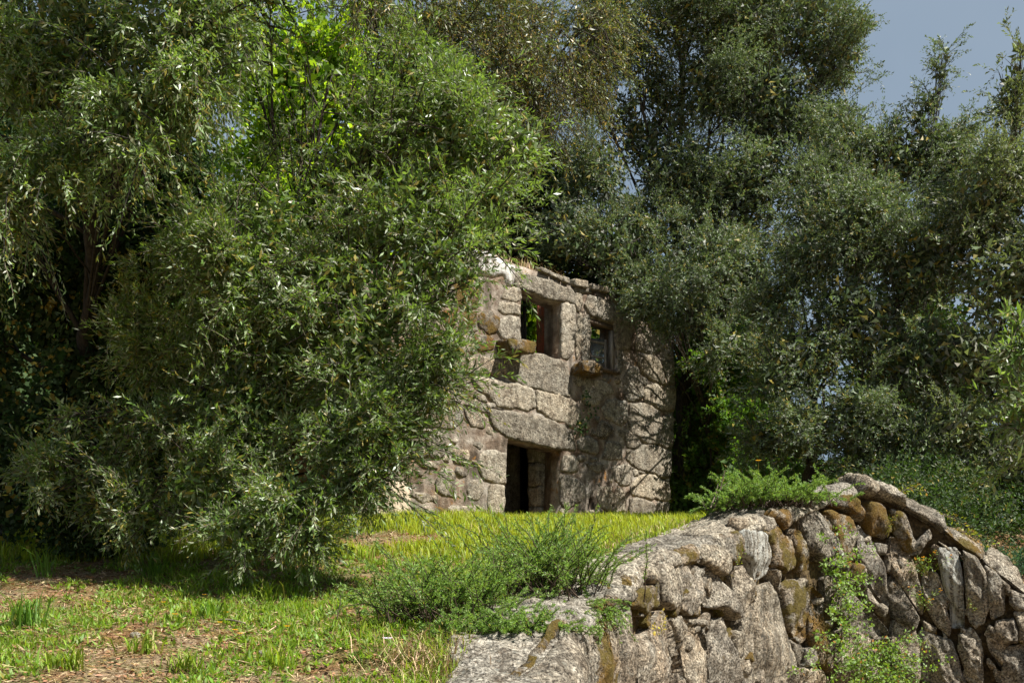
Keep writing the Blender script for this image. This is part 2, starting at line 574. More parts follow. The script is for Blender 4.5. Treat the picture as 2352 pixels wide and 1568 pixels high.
def ground(x, y, bump=True):
    sh = np.shape(x)
    xf = np.asarray(x, float).ravel()
    yf = np.asarray(y, float).ravel()
    z = np.interp(yf, GY, GZ)
    sd, zt = wall_signed(xf, yf)
    d = -sd                                    # metres behind the wall front
    k = np.clip(1 - (d - 0.85) / 2.2, 0, 1)
    k = k * k * (3 - 2 * k)
    z = z * (1 - k) + (zt - 0.10) * k
    low = np.interp(yf, [-60, 0, 6, 16, 40, 900], [-2, 0.0, -0.1, -0.45, -1.0, -4])
    z = np.where(sd > -0.42, low, z)
    if bump:
        p = np.stack([xf, yf, np.zeros_like(xf)], 1)
        z = z + 0.05 * fbm(p, 0.9, 3, 5) + np.where(np.abs(yf) < 40, 0.018 * fbm(p, 5.0, 3, 9), 0)
    return z.reshape(sh) if sh else float(z[0])


def axis(lo, hi, step, far):
    core = np.arange(lo, hi, step)
    out_ = [core]
    a = []
    v, st = hi, step
    while v < far:
        a.append(v)
        st *= 1.35
        v += st
    b = []
    v, st = lo - step, step
    while v > -far:
        b.append(v)
        st *= 1.35
        v -= st
    return np.array(b[::-1] + list(core) + a + [far])


gx = axis(-9, 11, 0.13, 700)
gy = axis(4, 27, 0.13, 900)
XX, YY = np.meshgrid(gx, gy)
ZZ = ground(XX, YY)
nx, ny = len(gx), len(gy)
i, j = np.meshgrid(np.arange(nx - 1), np.arange(ny - 1))
q = j * nx + i
gf = np.stack([q, q + 1, q + nx + 1, q + nx], -1).reshape(-1, 4)
go = obj('ground', np.stack([XX.ravel(), YY.ravel(), ZZ.ravel()], 1), gf, 4, M['earth'], sm=True)
go['kind'] = 'structure'
go['label'] = 'sloping earth bank with dry litter and patchy grass'

# ------------------------------------------------------------------ stones from outlines
def inside(poly, pts):
    x, y = pts[:, 0], pts[:, 1]
    r = np.zeros(len(pts), bool)
    n = len(poly)
    for a in range(n):
        x1, y1 = poly[a]
        x2, y2 = poly[(a + 1) % n]
        if y1 == y2:
            continue
        c = (y1 > y) != (y2 > y)
        r ^= c & (x < (x2 - x1) * (y - y1) / (y2 - y1) + x1)
    return r


def resample(poly, step, wob=0.0, seed=0):
    poly = np.asarray(poly, float)
    q = np.concatenate([poly, poly[:1]])
    out_ = []
    for a, b in zip(q[:-1], q[1:]):
        n = max(1, int(round(np.linalg.norm(b - a) / step)))
        t = np.linspace(0, 1, n, endpoint=False)[:, None]
        out_.append(a + (b - a) * t)
    o = np.concatenate(out_)
    if wob:
        p3 = np.concatenate([o, np.full((len(o), 1), seed * 3.7)], 1)
        o = o + wob * np.stack([fbm(p3, 4.0, 2, seed), fbm(p3 + 31, 4.0, 2, seed)], 1)
    return o


def round_corners(poly, it=1):
    p = np.asarray(poly, float)
    for _ in range(it):
        n = np.roll(p, -1, axis=0)
        p = np.stack([p * 0.9 + n * 0.1, p * 0.1 + n * 0.9], 1).reshape(-1, 2)
    return p


def seg_dist(pts, loop):
    d = np.full(len(pts), 1e9)
    for a, b in zip(loop, np.roll(loop, -1, axis=0)):
        e = b - a
        L = max(e @ e, 1e-12)
        t = np.clip(((pts - a) @ e) / L, 0, 1)
        d = np.minimum(d, np.linalg.norm(pts - a - t[:, None] * e, axis=1))
    return d


def plate(outer, holes, step, rng):
    """triangulate an outline with holes: 2-D points, triangles, boundary edges, distance to edge"""
    loops = [outer] + holes
    pts, edges = [], []
    for lp in loops:
        b = len(pts)
        pts += [tuple(p) for p in lp]
        edges += [(b + k, b + (k + 1) % len(lp)) for k in range(len(lp))]
    lo, hi = outer.min(0), outer.max(0)
    ux = np.arange(lo[0], hi[0], step)
    vx = np.arange(lo[1], hi[1], step * 0.87)
    g = np.stack(np.meshgrid(ux, vx), -1)
    g[1::2, :, 0] += step * 0.5
    g = g.reshape(-1, 2) + rng.uniform(-0.18, 0.18, (g.shape[0] * g.shape[1], 2)) * step
    if len(g):
        k = inside(outer, g)
        for h in holes:
            k &= ~inside(h, g)
        g = g[k]
    if len(g):
        dd = np.min([seg_dist(g, lp) for lp in loops], axis=0)
        g = g[dd > step * 0.45]
        pts += [tuple(p) for p in g]
    vo, eo, fo, _, _, _ = delaunay_2d_cdt([Vector(p) for p in pts], edges, [], 0, 1e-6)
    v = np.array([(p.x, p.y) for p in vo])
    f = np.array([t for t in fo if len(t) == 3])
    cen = v[f].mean(1)
    k = inside(outer, cen)
    for h in holes:
        k &= ~inside(h, cen)
    f = f[k]
    a, b, c = v[f[:, 0]], v[f[:, 1]], v[f[:, 2]]
    flip = ((b[:, 0] - a[:, 0]) * (c[:, 1] - a[:, 1]) - (b[:, 1] - a[:, 1]) * (c[:, 0] - a[:, 0])) < 0
    f[flip] = f[flip][:, ::-1]
    he = np.concatenate([f[:, [0, 1]], f[:, [1, 2]], f[:, [2, 0]]])
    key = set(map(tuple, he))
    bd = np.array([e for e in he if (e[1], e[0]) not in key])
    dist = np.min([seg_dist(v, lp) for lp in loops], axis=0)
    return v, f, bd, dist


def stone(name, poly, mapping, mat, parent, proud=0.08, back=0.15, r=0.08, step=0.08, rough=0.03, seed=0, tilt=0.0, corner=1, wob=0.02, label=None, frough=1.0, grow=0.0, facet=0.0):
    poly = np.asarray(poly, float)
    if grow:
        c_ = poly.mean(0)
        poly = poly + norm(poly - c_) * grow
    rng = np.random.default_rng(seed)
    pl = resample(round_corners(poly, corner), step, wob, seed)
    try:
        v, f, bd, dist = plate(pl, [], step, rng)
    except Exception:
        return None
    if len(f) == 0:
        return None
    e = np.clip(dist / r, 0, 1)
    h = proud * (np.sqrt(1 - (1 - e) ** 2))
    p3 = np.concatenate([v, np.full((len(v), 1), seed * 1.37)], 1)
    c = v.mean(0)
    h = h + e * rough * (fbm(p3, 1.6, 2, seed) * 1.1 + fbm(p3, 6.0, 4, seed + 3) * 0.7 * frough + fbm(p3, 17.0, 2, seed + 9) * 0.35 * frough) + e * tilt * ((v - c) @ np.array([math.cos(seed), math.sin(seed)]))
    if facet:                                            # broken planes meeting in crisp ridges
        sz = np.abs(v - c).max()
        pa = rng.uniform(0, 2 * math.pi, 6)
        ps = rng.uniform(0.05, 1.0, 6) * facet
        po = rng.uniform(0.0, 0.22, 6) * sz * facet
        hf = np.min([(v - c) @ np.array([math.cos(a_), math.sin(a_)]) * s_ + o_ for a_, s_, o_ in zip(pa, ps, po)], axis=0)
        h = h + np.clip(e * 2, 0, 1) * np.clip(hf, -0.10, 0.05)
    n = len(v)
    bi = np.unique(bd)
    mp = np.full(n, -1)
    mp[bi] = n + np.arange(len(bi))
    vv = np.concatenate([mapping(v, h), mapping(v[bi] + (c - v[bi]) * 0.04, np.full(len(bi), -back))])
    s1 = np.stack([bd[:, 1], bd[:, 0], mp[bd[:, 0]]], 1)
    s2 = np.stack([bd[:, 1], mp[bd[:, 0]], mp[bd[:, 1]]], 1)
    ff = np.concatenate([f, s1, s2])
    o = obj(name, vv, ff, 3, mat, parent, label, None, True)
    return o


# ------------------------------------------------------------------ the ruined house
HP = np.array([0.5357, 25.0])
HU = norm(np.array([0.78, 0.63]))
HN = np.array([HU[1], -HU[0]])


def h_tz(x4, y4):
    """point of the photograph (4096 px wide) -> place on the facade plane"""
    px, py = x4 * 2352 / 4096, y4 * 2352 / 4096
    k = (px - CX) / F
    t = (HP[1] * k - HP[0]) / (HU[0] - HU[1] * k)
    return (t, EYE + (HY - py) / F * (HP[1] + HU[1] * t))


def h_map(v, d):
    v = np.asarray(v, float)
    d = np.asarray(d, float)
    return np.stack([HP[0] + HU[0] * v[:, 0] + HN[0] * d, HP[1] + HU[1] * v[:, 0] + HN[1] * d, v[:, 1]], 1)


CROP = {'F1': (1500, 950, .3508), 'F2': (1500, 1500, .3826), 'F3': (2050, 1050, .3508), 'F4': (2050, 1550, .3508),
        'R2': (2200, 1700, .8061), 'A': (0, 0, 1.0)}


def full(crop, pts):
    x0, y0, s = CROP[crop]
    return [(x0 + a * s, y0 + b * s) for a, b in pts]


def hp(crop, pts):
    return np.array([h_tz(*p) for p in full(crop, pts)])


house = thing('ruined_house', 'roofless two-storey granite ruin with an empty doorway and two window openings', 'house',
              (HP[0], HP[1], 3.1))
HB = 2.7
o_win1 = hp('F3', [(100, 300), (560, 455), (552, 1108), (90, 985)])
o_win2 = hp('F3', [(888, 622), (1190, 712), (1200, 1290), (885, 1195)])
o_door = hp('F4', [(-48, 562), (572, 715), (548, 1500), (-110, 1500)])
o_slit = hp('F4', [(905, 1205), (868, 1270), (864, 1385), (930, 1385), (938, 1270)])
outl = hp('A', [(1440, 2200), (1440, 1085), (1600, 1020), (1812, 950), (1860, 968), (1914, 992), (1967, 1008), (2047, 1054), (2145, 1084), (2225, 1119),
                (2292, 1146), (2352, 1160), (2429, 1178), (2490, 1240), (2560, 1285), (2650, 1310), (2696, 1335), (2699, 1550), (2692, 1760), (2685, 1880),
                (2674, 2006), (2668, 2150)])
rngH = np.random.default_rng(3)
hl = [resample(o_, 0.22, 0.012, 5 + k) for k, o_ in enumerate((o_win1, o_win2, o_door, o_slit))]
v, f, bd, dist = plate(resample(outl, 0.2, 0.022, 2), hl, 0.17, rngH)
n = len(v)
p3 = np.concatenate([v, np.zeros((n, 1))], 1)
hgt = -0.012 + 0.02 * fbm(p3, 1.2, 3, 4) + 0.014 * fbm(p3, 6, 3, 8)
vv = np.concatenate([h_map(v, hgt), h_map(v, np.full(n, -0.62))])
ff = np.concatenate([f, f[:, ::-1] + n, np.stack([bd[:, 1], bd[:, 0], bd[:, 0] + n], 1), np.stack([bd[:, 1], bd[:, 0] + n, bd[:, 1] + n], 1)])
facade = obj('front_wall', vv, ff, 3, M['mortar'], house)

FST = [
    ('F3', 'g', [(20, 112), (150, 128), (265, 150), (420, 200), (560, 250), (650, 275), (695, 315), (716, 380), (712, 478), (560, 455), (400, 400), (240, 345), (100, 300), (20, 265)], .09),
    ('F3', 'g', [(562, 466), (708, 490), (725, 600), (715, 800), (700, 1000), (615, 1112), (558, 1100), (552, 900), (554, 600)], .07),
    ('F3', 'd', [(722, 352), (775, 362), (795, 470), (765, 565), (735, 560), (726, 450)], .05),
    ('F3', 'd', [(705, 275), (860, 298), (890, 345), (800, 350), (722, 342)], .06),
    ('F3', 'd', [(858, 600), (884, 622), (880, 900), (876, 1125), (795, 1115), (783, 900), (812, 645)], .05),
    ('F3', 'd', [(742, 600), (800, 585), (798, 800), (770, 1000), (722, 1095), (707, 1000), (728, 800)], .05),
    ('F3', 'g', [(90, 990), (300, 1048), (602, 1122), (622, 1200), (657, 1440), (642, 1530), (450, 1490), (250, 1430), (100, 1385), (-36, 1345), (-40, 1110), (30, 1080)], .09),
    ('F3', 'd', [(1194, 722), (1260, 742), (1266, 1000), (1242, 1245), (1206, 1275), (1196, 1000)], .05),
    ('F3', 'd', [(872, 382), (1000, 402), (1150, 520), (1250, 600), (1232, 715), (1190, 700), (1040, 655), (892, 604), (832, 500)], .05),
    ('F3', 'd', [(1440, 1040), (1560, 1060), (1675, 1110), (1700, 1180), (1755, 1388), (1660, 1366), (1530, 1305), (1470, 1230), (1440, 1150)], .12),
    ('F3', 'd', [(1692, 1110), (1850, 1120), (1853, 1395), (1775, 1388), (1722, 1250)], .10),
    ('F3', 'd', [(1280, 1290), (1340, 1180), (1430, 1215), (1472, 1330), (1488, 1500), (1475, 1575), (1300, 1560), (1265, 1460)], .07),
    ('F3', 'd', [(1485, 1300), (1530, 1325), (1537, 1400), (1500, 1410)], .06),
    ('F3', 'd', [(1540, 1402), (1650, 1392), (1700, 1452), (1742, 1404), (1848, 1420), (1846, 1690), (1720, 1690), (1560, 1600), (1502, 1590), (1503, 1450)], .11),
    ('F3', 'g', [(830, 1335), (960, 1335), (1120, 1400), (1148, 1490), (1080, 1510), (960, 1640), (850, 1610), (805, 1450)], .05),
    ('A', 'g', [(1884, 1512), (1950, 1512), (2055, 1528), (2136, 1560), (2143, 1638), (2060, 1632), (1987, 1620), (1955, 1590), (1922, 1560)], .09),
    ('F4', 'g', [(268, 30), (450, 62), (620, 112), (730, 192), (770, 262), (760, 400), (700, 468), (645, 458), (592, 398), (480, 366), (340, 298), (288, 265), (272, 150)], .08),
    ('A', 'g', [(1948, 1647), (1971, 1638), (2066, 1645), (2096, 1658), (2157, 1668), (2220, 1686), (2256, 1698), (2276, 1722), (2292, 1752), (2302, 1796), (2296, 1803), (2254, 1800), (2190, 1787), (2120, 1768), (2050, 1750), (2032, 1745), (1997, 1729), (1967, 1695)], .10),
    ('F4', 'g', [(578, 762), (700, 772), (746, 840), (745, 950), (650, 958), (572, 950)], .06),
    ('F4', 'g', [(556, 1010), (640, 1010), (760, 1050), (820, 1120), (825, 1220), (760, 1310), (650, 1360), (556, 1340)], .07),
    ('F4', 'g', [(548, 1392), (620, 1400), (640, 1520), (548, 1520)], .05),
    ('F4', 'g', [(790, 560), (860, 560), (960, 620), (982, 700), (960, 760), (870, 740), (770, 700), (755, 620)], .05),
    ('F4', 'w', [(1010, 380), (1060, 390), (1130, 450), (1145, 500), (1060, 560), (990, 580), (970, 520), (980, 440)], .05),
    ('F4', 'g', [(1080, 630), (1150, 625), (1220, 660), (1245, 740), (1230, 810), (1130, 830), (1030, 810), (1050, 720)], .05),
    ('F4', 'g', [(1080, 150), (1180, 140), (1270, 150), (1308, 210), (1300, 380), (1230, 420), (1150, 370), (1050, 310), (1020, 240)], .05),
    ('F4', 'd', [(1326, 180), (1480, 180), (1560, 195), (1680, 275), (1690, 330), (1800, 310), (1840, 340), (1830, 600), (1800, 695), (1720, 685), (1650, 645), (1540, 625), (1440, 562), (1335, 485), (1322, 330)], .09),
    ('F4', 'd', [(1210, 490), (1330, 512), (1425, 565), (1448, 640), (1436, 688), (1300, 688), (1290, 610), (1230, 560)], .06),
    ('F4', 'd', [(1300, 712), (1440, 704), (1470, 664), (1560, 644), (1650, 668), (1720, 702), (1810, 722), (1810, 940), (1780, 1015), (1700, 1026), (1540, 956), (1440, 926), (1370, 888), (1300, 820)], .10),
    ('F4', 'g', [(840, 860), (960, 850), (1040, 890), (1060, 930), (960, 950), (880, 940)], .05),
    ('F4', 'g', [(1160, 900), (1270, 880), (1350, 900), (1360, 1000), (1330, 1110), (1240, 1110), (1180, 1060), (1160, 980)], .05),
    ('F4', 'g', [(1380, 1060), (1500, 982), (1560, 982), (1700, 1042), (1790, 1082), (1800, 1200), (1780, 1290), (1650, 1290), (1480, 1240), (1352, 1230), (1350, 1120)], .09),
    ('F4', 'g', [(980, 1140), (1150, 1130), (1260, 1160), (1280, 1280), (1280, 1400), (1150, 1420), (1010, 1360), (970, 1230)], .05),
    ('F4', 'd', [(1330, 1262), (1480, 1262), (1600, 1302), (1640, 1380), (1620, 1480), (1350, 1480)], .07),
    ('F4', 'd', [(1655, 1310), (1780, 1312), (1775, 1480), (1662, 1480)], .06),
    ('F4', 'g', [(1370, 948), (1420, 938), (1432, 1000), (1382, 1012)], .06),
    ('F4', 'g', [(1370, 898), (1440, 906), (1440, 926), (1382, 920)], .05),
    ('F4', 'g', [(1440, 940), (1530, 950), (1512, 974), (1450, 976)], .05),
    ('F4', 'g', [(840, 1400), (940, 1400), (950, 1500), (830, 1500)], .06),
    ('F4', 'w', [(895, 810), (955, 806), (965, 840), (900, 846)], .03),
    ('F2', 'g', [(1150, 780), (1250, 772), (1370, 820), (1375, 950), (1362, 1128), (1270, 1126), (1120, 1060), (1080, 950), (1100, 850)], .06),
    ('F2', 'g', [(1200, 1150), (1358, 1168), (1350, 1300), (1336, 1530), (1200, 1520), (1180, 1300)], .06),
    ('F2', 'w', [(830, 770), (950, 790), (980, 850), (950, 920), (850, 910), (820, 840)], .05),
    ('F2', 'g', [(700, 990), (820, 1000), (840, 1100), (850, 1280), (720, 1260), (640, 1200), (650, 1080)], .06),
    ('F2', 'g', [(1010, 1090), (1130, 1110), (1120, 1220), (1080, 1300), (990, 1290), (970, 1190)], .05),
    ('F2', 'g', [(780, 1360), (1100, 1370), (1120, 1480), (1000, 1530), (780, 1530)], .05),
    ('F2', 'o', [(560, 1390), (700, 1390), (740, 1450), (700, 1530), (560, 1540), (460, 1500)], .06),
    ('F2', 'w', [(950, 430), (950, 355), (1000, 345), (1120, 402), (1160, 432), (1130, 560), (1000, 530)], .06),
    ('F2', 'w', [(940, 310), (1060, 270), (1160, 300), (1168, 378), (1060, 348)], .06),
    ('F2', 'g', [(1174, 290), (1248, 290), (1258, 332), (1190, 350)], .06),
    ('F2', 'g', [(1060, 160), (1140, 210), (1168, 270), (1090, 250), (1050, 220)], .05),
    ('F2', 'g', [(430, 1230), (560, 1240), (590, 1310), (500, 1340), (430, 1300)], .04),
    ('F2', 'g', [(520, 900), (650, 930), (650, 980), (520, 960), (430, 900)], .04),
    ('F2', 'w', [(1275, 335), (1420, 338), (1450, 366), (1300, 350)], .04),
    ('F1', 'g', [(1500, 562), (1655, 562), (1668, 680), (1600, 736), (1445, 700)], .06),
    ('F1', 'g', [(1440, 722), (1600, 748), (1655, 765), (1650, 885), (1480, 876), (1400, 830)], .06),
    ('F1', 'g', [(1430, 910), (1650, 902), (1650, 1175), (1500, 1168), (1400, 1060)], .07),
    ('F1', 'o', [(1200, 880), (1340, 832), (1412, 930), (1392, 1075), (1290, 1095), (1180, 1000)], .06),
    ('F1', 'o', [(1150, 1112), (1300, 1122), (1360, 1182), (1340, 1280), (1200, 1300), (1130, 1200)], .06),
    ('F1', 'w', [(900, 1400), (1250, 1352), (1500, 1432), (1500, 1560), (1100, 1560), (900, 1500)], .07),
    ('F1', 'w', [(820, 1120), (1110, 1120), (1120, 1330), (860, 1380), (800, 1260)], .06),
    ('F1', 'o', [(780, 820), (1150, 850), (1160, 1070), (820, 1090)], .06),
    ('F1', 'w', [(420, 820), (760, 830), (790, 1080), (430, 1070)], .06),
    ('F1', 'w', [(420, 1100), (770, 1120), (780, 1380), (430, 1350)], .06),
    ('F1', 'g', [(420, 1390), (860, 1400), (860, 1570), (430, 1560)], .06),
    ('F1', 'o', [(760, 540), (1100, 520), (1190, 640), (1160, 820), (780, 790)], .06),
    ('F1', 'w', [(60, 470), (420, 450), (730, 540), (750, 790), (400, 790), (60, 700)], .06),
    ('F1', 'g', [(20, 760), (390, 820), (390, 1080), (20, 1060)], .06),
    ('F1', 'w', [(1150, 440), (1250, 450), (1260, 600), (1200, 620)], .05),
    ('F2', 'w', [(420, 40), (700, 30), (960, 40), (970, 160), (880, 300), (420, 280)], .06),
    ('F2', 'w', [(420, 310), (900, 340), (930, 470), (820, 560), (420, 520)], .06),
    ('F2', 'g', [(380, 560), (780, 590), (760, 760), (700, 860), (380, 850)], .06),
    ('F2', 'g', [(20, 100), (390, 60), (390, 540), (30, 520)], .06),
    ('F2', 'w', [(20, 560), (350, 570), (350, 860), (20, 880)], .06),
    ('A', 'd', [(2440, 1215), (2480, 1245), (2530, 1300), (2520, 1390), (2470, 1400), (2460, 1300)], .06),
    ('A', 'd', [(2540, 1300), (2620, 1335), (2660, 1400), (2600, 1420), (2545, 1395)], .07),
]
FM = {'g': M['granite_house'], 'd': M['granite_house_dark'], 'w': M['granite_warm'], 'o': M['granite_orange']}
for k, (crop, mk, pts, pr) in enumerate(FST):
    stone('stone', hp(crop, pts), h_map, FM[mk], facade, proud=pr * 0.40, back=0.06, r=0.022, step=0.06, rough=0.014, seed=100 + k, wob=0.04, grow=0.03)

allp = [hp(c_, p_) for c_, _, p_, _ in FST]
cand = np.stack([rngH.uniform(outl[:, 0].min() + .2, outl[:, 0].max() - .2, 900), rngH.uniform(3.0, 9.2, 900)], 1)
put = []
okc = inside(outl, cand)
dist_ = seg_dist(cand, outl)
for lp in allp + [o_win1, o_win2, o_door, o_slit]:
    okc &= ~inside(lp, cand)
    dist_ = np.minimum(dist_, seg_dist(cand, lp))
for c_, ok_, d_ in zip(cand, okc, dist_):
    if not ok_ or d_ < 0.10 or len(put) > 70:
        continue
    d2 = min([np.linalg.norm(c_ - q_[0]) - q_[1] for q_ in put] + [9])
    r_ = min(d_ - .02, d2 - .03, rngH.uniform(.12, .34))
    if r_ < 0.08:
        continue
    put.append((c_, r_))
    an_ = np.sort(rngH.uniform(0, 2 * math.pi, 8))
    stone('stone', c_ + r_ * np.stack([np.cos(an_) * 1.1, np.sin(an_) * .85], 1), h_map, FM['gwdg'[len(put) % 4]], facade, proud=rngH.uniform(.012, .03), back=.05, r=.04, step=.07, rough=.02, seed=400 + len(put))
# plaster left on the front
stone('whitewash_patch', hp('A', [(1812, 958), (1860, 972), (1914, 998), (1967, 1014), (2047, 1060), (2140, 1088), (2140, 1100), (2062, 1084), (2056, 1120), (2050, 1155), (2028, 1130),
                                  (2010, 1105), (1960, 1118), (1955, 1110), (1912, 1090), (1895, 1040), (1830, 1012), (1790, 985)]), h_map, M['whitewash'], facade, 0.055, 0.02, 0.05, 0.09, 0.012, 301, wob=0.05)
stone('plaster_patch', hp('F2', [(40, 1150), (300, 1085), (370, 1190), (385, 1380), (300, 1500), (100, 1560), (-60, 1560), (-60, 1200)]), h_map, M['cream_plaster'], facade, 0.045, 0.02, 0.06, 0.1, 0.012, 302, wob=0.05)


def block(name, pts8, mat, parent, label=None, sub=3, rough=0.04, seed=0, rnd=0.10):
    """rounded lumpy block from eight corner points (bottom four, top four)"""
    c = np.asarray(pts8, float)
    n = sub + 3
    t = np.linspace(0, 1, n)
    fcs = [(0, 1, 2, 3), (7, 6, 5, 4), (0, 4, 5, 1), (1, 5, 6, 2), (2, 6, 7, 3), (3, 7, 4, 0)]
    V, Fq = [], []
    cen = c.mean(0)
    for a, b, d, e in fcs:
        base = len(V)
        for u in t:
            for w_ in t:
                V.append((1 - u) * ((1 - w_) * c[a] + w_ * c[b]) + u * ((1 - w_) * c[e] + w_ * c[d]))
        for i_ in range(n - 1):
            for j_ in range(n - 1):
                q_ = base + i_ * n + j_
                Fq.append((q_, q_ + n, q_ + n + 1, q_ + 1))
    V = np.array(V)
    key = {}
    idx = np.zeros(len(V), int)
    U = []
    for k_, p in enumerate(V):
        kk = tuple(np.round(p, 5))
        if kk not in key:
            key[kk] = len(U)
            U.append(p)
        idx[k_] = key[kk]
    U = np.array(U)
    Fq = idx[np.array(Fq)]
    ext = (c.max(0) - c.min(0)) / 2
    q_ = (U - cen) / np.maximum(ext, 1e-6)
    rr = np.linalg.norm(q_, axis=1, keepdims=True)
    U = cen + (U - cen) * (1 - rnd * np.clip(rr - 1.0, 0, 0.75))
    U = U + norm(U - cen) * (rough * fbm(U, 4.0, 4, seed))[:, None]
    return obj(name, U, Fq, 4, mat, parent, label, None, True)


def hbox(t0, t1, z0, z1, d0, d1):
    """eight corners of a box in house coordinates (t along the front, z, d out of the front)"""
    q_ = [(t0, z0, d1), (t0, z0, d0), (t1, z0, d0), (t1, z0, d1), (t0, z1, d1), (t0, z1, d0), (t1, z1, d0), (t1, z1, d1)]
    return np.concatenate([h_map(np.array([[a, b]]), np.array([c])) for a, b, c in q_])


def box8(pts8, name, mat, parent=None, label=None):
    f_ = [(0, 1, 2, 3), (7, 6, 5, 4), (0, 4, 5, 1), (1, 5, 6, 2), (2, 6, 7, 3), (3, 7, 4, 0)]
    return obj(name, pts8, np.array(f_), 4, mat, parent, label)


a = hp('F1', [(1400, 1180), (1690, 1390)])
block('corbel', hbox(a[0][0], a[1][0] - 0.05, a[1][1] + 0.05, a[0][1], 0.0, 0.42), M['granite_mossy'], facade, 'mossy stone corbel under the left corner of the large window', 4, 0.07, 11)
a = hp('F3', [(680, 1140), (905, 1310)])
block('corbel', hbox(a[0][0], a[1][0], a[1][1], a[0][1], 0.0, 0.40), M['granite_mossy'], facade, 'dark mossy stone corbel left of the small framed window', 4, 0.07, 12)
# roof slab remains and rubble on the wall head
for k, (pp, dz) in enumerate([([(680, 262), (835, 292)], .16), ([(500, 190), (545, 212)], .10), ([(560, 212), (625, 240)], .12), ([(300, 96), (420, 140)], .07), ([(430, 150), (500, 182)], .08),
                              ([(880, 300), (960, 320)], .13), ([(970, 318), (1075, 345)], .11), ([(1120, 400), (1190, 480)], .12)]):
    a = hp('F3', pp)
    p8 = hbox(a[0][0], a[1][0], a[1][1] - .02, a[1][1] + dz, -0.5, 0.09)
    sl_ = (a[0][1] - a[1][1])
    for q_ in (0, 1, 4, 5):
        p8[q_, 2] += sl_
    block('coping_slab', p8, M['granite_house_dark'], facade, None, 3, 0.03, 40 + k)

# other walls of the shell, floor added over the ground-floor room
tl, tr = outl[:, 0].min(), outl[:, 0].max()
zt = o_win1[2][1]


def rough_wall(name, t0, t1, d0, d1, z0, ztop, mat, parent, label=None):
    n_ = 14
    b_ = Batch()
    tt = np.linspace(0, 1, n_)
    top = ztop + 0.16 * fbm(np.stack([tt * 7, tt * 0 + t0, tt * 0 + d0], 1), 1.0, 3, 6)
    q1 = np.stack([t0 + (t1 - t0) * tt], 1)[:, 0]
    q2 = d0 + (d1 - d0) * tt
    dirv = norm(np.array([t1 - t0, d1 - d0]))
    pn = np.array([-dirv[1], dirv[0]]) * 0.28
    ring = []
    for sgn, zz in ((-1, None), (-1, 1), (1, 1), (1, None)):
        z_ = top if zz else np.full(n_, z0)
        ring.append(h_map(np.stack([q1 + sgn * pn[0], z_], 1), q2 + sgn * pn[1]))
    vv_ = np.stack(ring, 1).reshape(-1, 3)
    fq = []
    for i_ in range(n_ - 1):
        for j_ in range(4):
            fq.append((i_ * 4 + j_, i_ * 4 + (j_ + 1) % 4, i_ * 4 + 4 + (j_ + 1) % 4, i_ * 4 + 4 + j_))
    vv_ = np.concatenate([vv_, vv_[:4], vv_[-4:]])
    m_ = n_ * 4
    fq += [(m_ + 3, m_ + 2, m_ + 1, m_), (m_ + 4, m_ + 5, m_ + 6, m_ + 7)]
    return obj(name, vv_, np.array(fq), 4, mat, parent, label)


rough_wall('side_wall', tr - 0.30, tr - 0.30, -0.63, -6.2, HB, 6.3, M['mortar'], house)
rough_wall('side_wall', tl + 0.30, tl + 0.30, -0.63, -6.2, HB, 8.6, M['mortar'], house)
rough_wall('rear_wall', tl + 0.6, tr - 0.6, -6.4, -6.4, HB, 6.4, M['mortar'], house)
xr = o_win1[1][0]
rough_wall('partition_wall', xr + 0.33, xr + 0.33, -0.63, -0.98, zt - 0.35, o_win1[1][1] + 0.25, M['red_plaster'], house, 'red plastered inner wall behind the large window')
zf = zt - 0.55
box8(hbox(tl + 0.6, tr - 0.6, zf - 0.2, zf, -6.1, -0.63), 'shade_floor', M['old_wood'], house)  # unseen floor, added to keep the room below dark
# stones of the inner door passage
dr = o_door[1][0]
for k, (z0, z1, d1, x1) in enumerate([(3.0, 3.55, -1.0, -.22), (3.56, 4.05, -1.05, -.2), (4.06, 4.62, -.98, -.26), (4.63, 5.05, -1.02, -.24)]):
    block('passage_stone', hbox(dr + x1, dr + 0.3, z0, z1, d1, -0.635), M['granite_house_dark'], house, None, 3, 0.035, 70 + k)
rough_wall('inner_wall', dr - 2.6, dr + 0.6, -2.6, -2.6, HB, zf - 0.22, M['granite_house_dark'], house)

# small window: timber frame, sash standing open, pane, sill board
q0, q1, q2, q3 = o_win2
ft0, ft1, fz0, fz1 = q0[0] + .01, q1[0] - .01, q3[1] + .02, q0[1] - .02
drop = q0[1] - q1[1]


def leanbox(t0, t1, z0, z1, d0, d1, name, mat, parent, label=None, slope=0.0):
    p8 = hbox(t0, t1, z0, z1, d0, d1)
    for k_ in (2, 3, 6, 7):
        p8[k_, 2] -= slope
    return box8(p8, name, mat, parent, label)


wf = leanbox(ft0, ft1, fz1 - .10, fz1, -.22, -.05, 'window_frame', M['old_wood'], house, 'weathered timber frame of the small window', drop)
leanbox(ft0, ft0 + .07, fz0 + .04, fz1 - .103, -.20, -.08, 'jamb', M['old_wood'], wf)
leanbox(ft1 - .09, ft1, fz0 - drop + .04, fz1 - drop - .103, -.20, -.08, 'jamb', M['grey_wood'], wf)
leanbox(ft0, ft1 + .03, fz0 - .04, fz0 + .035, -.25, .10, 'sill_board', M['old_wood'], wf, None, drop)
sash = leanbox(ft1 - .60, ft1 - .53, fz0 - .02, fz1 - .30, -.45, -.41, 'sash', M['grey_wood'], house, 'grey timber casement sash standing ajar')
leanbox(ft1 - .19, ft1 - .12, fz0 - .12, fz1 - .38, -.26, -.22, 'stile', M['grey_wood'], sash)
pts = hbox(ft1 - .53, ft1 - .19, fz0 - .06, fz1 - .36, -.44, -.43)
for k_ in (2, 3, 6, 7):
    pts[k_, :2] += HN * 0.18
box8(pts, 'pane', M['glass'], sash)
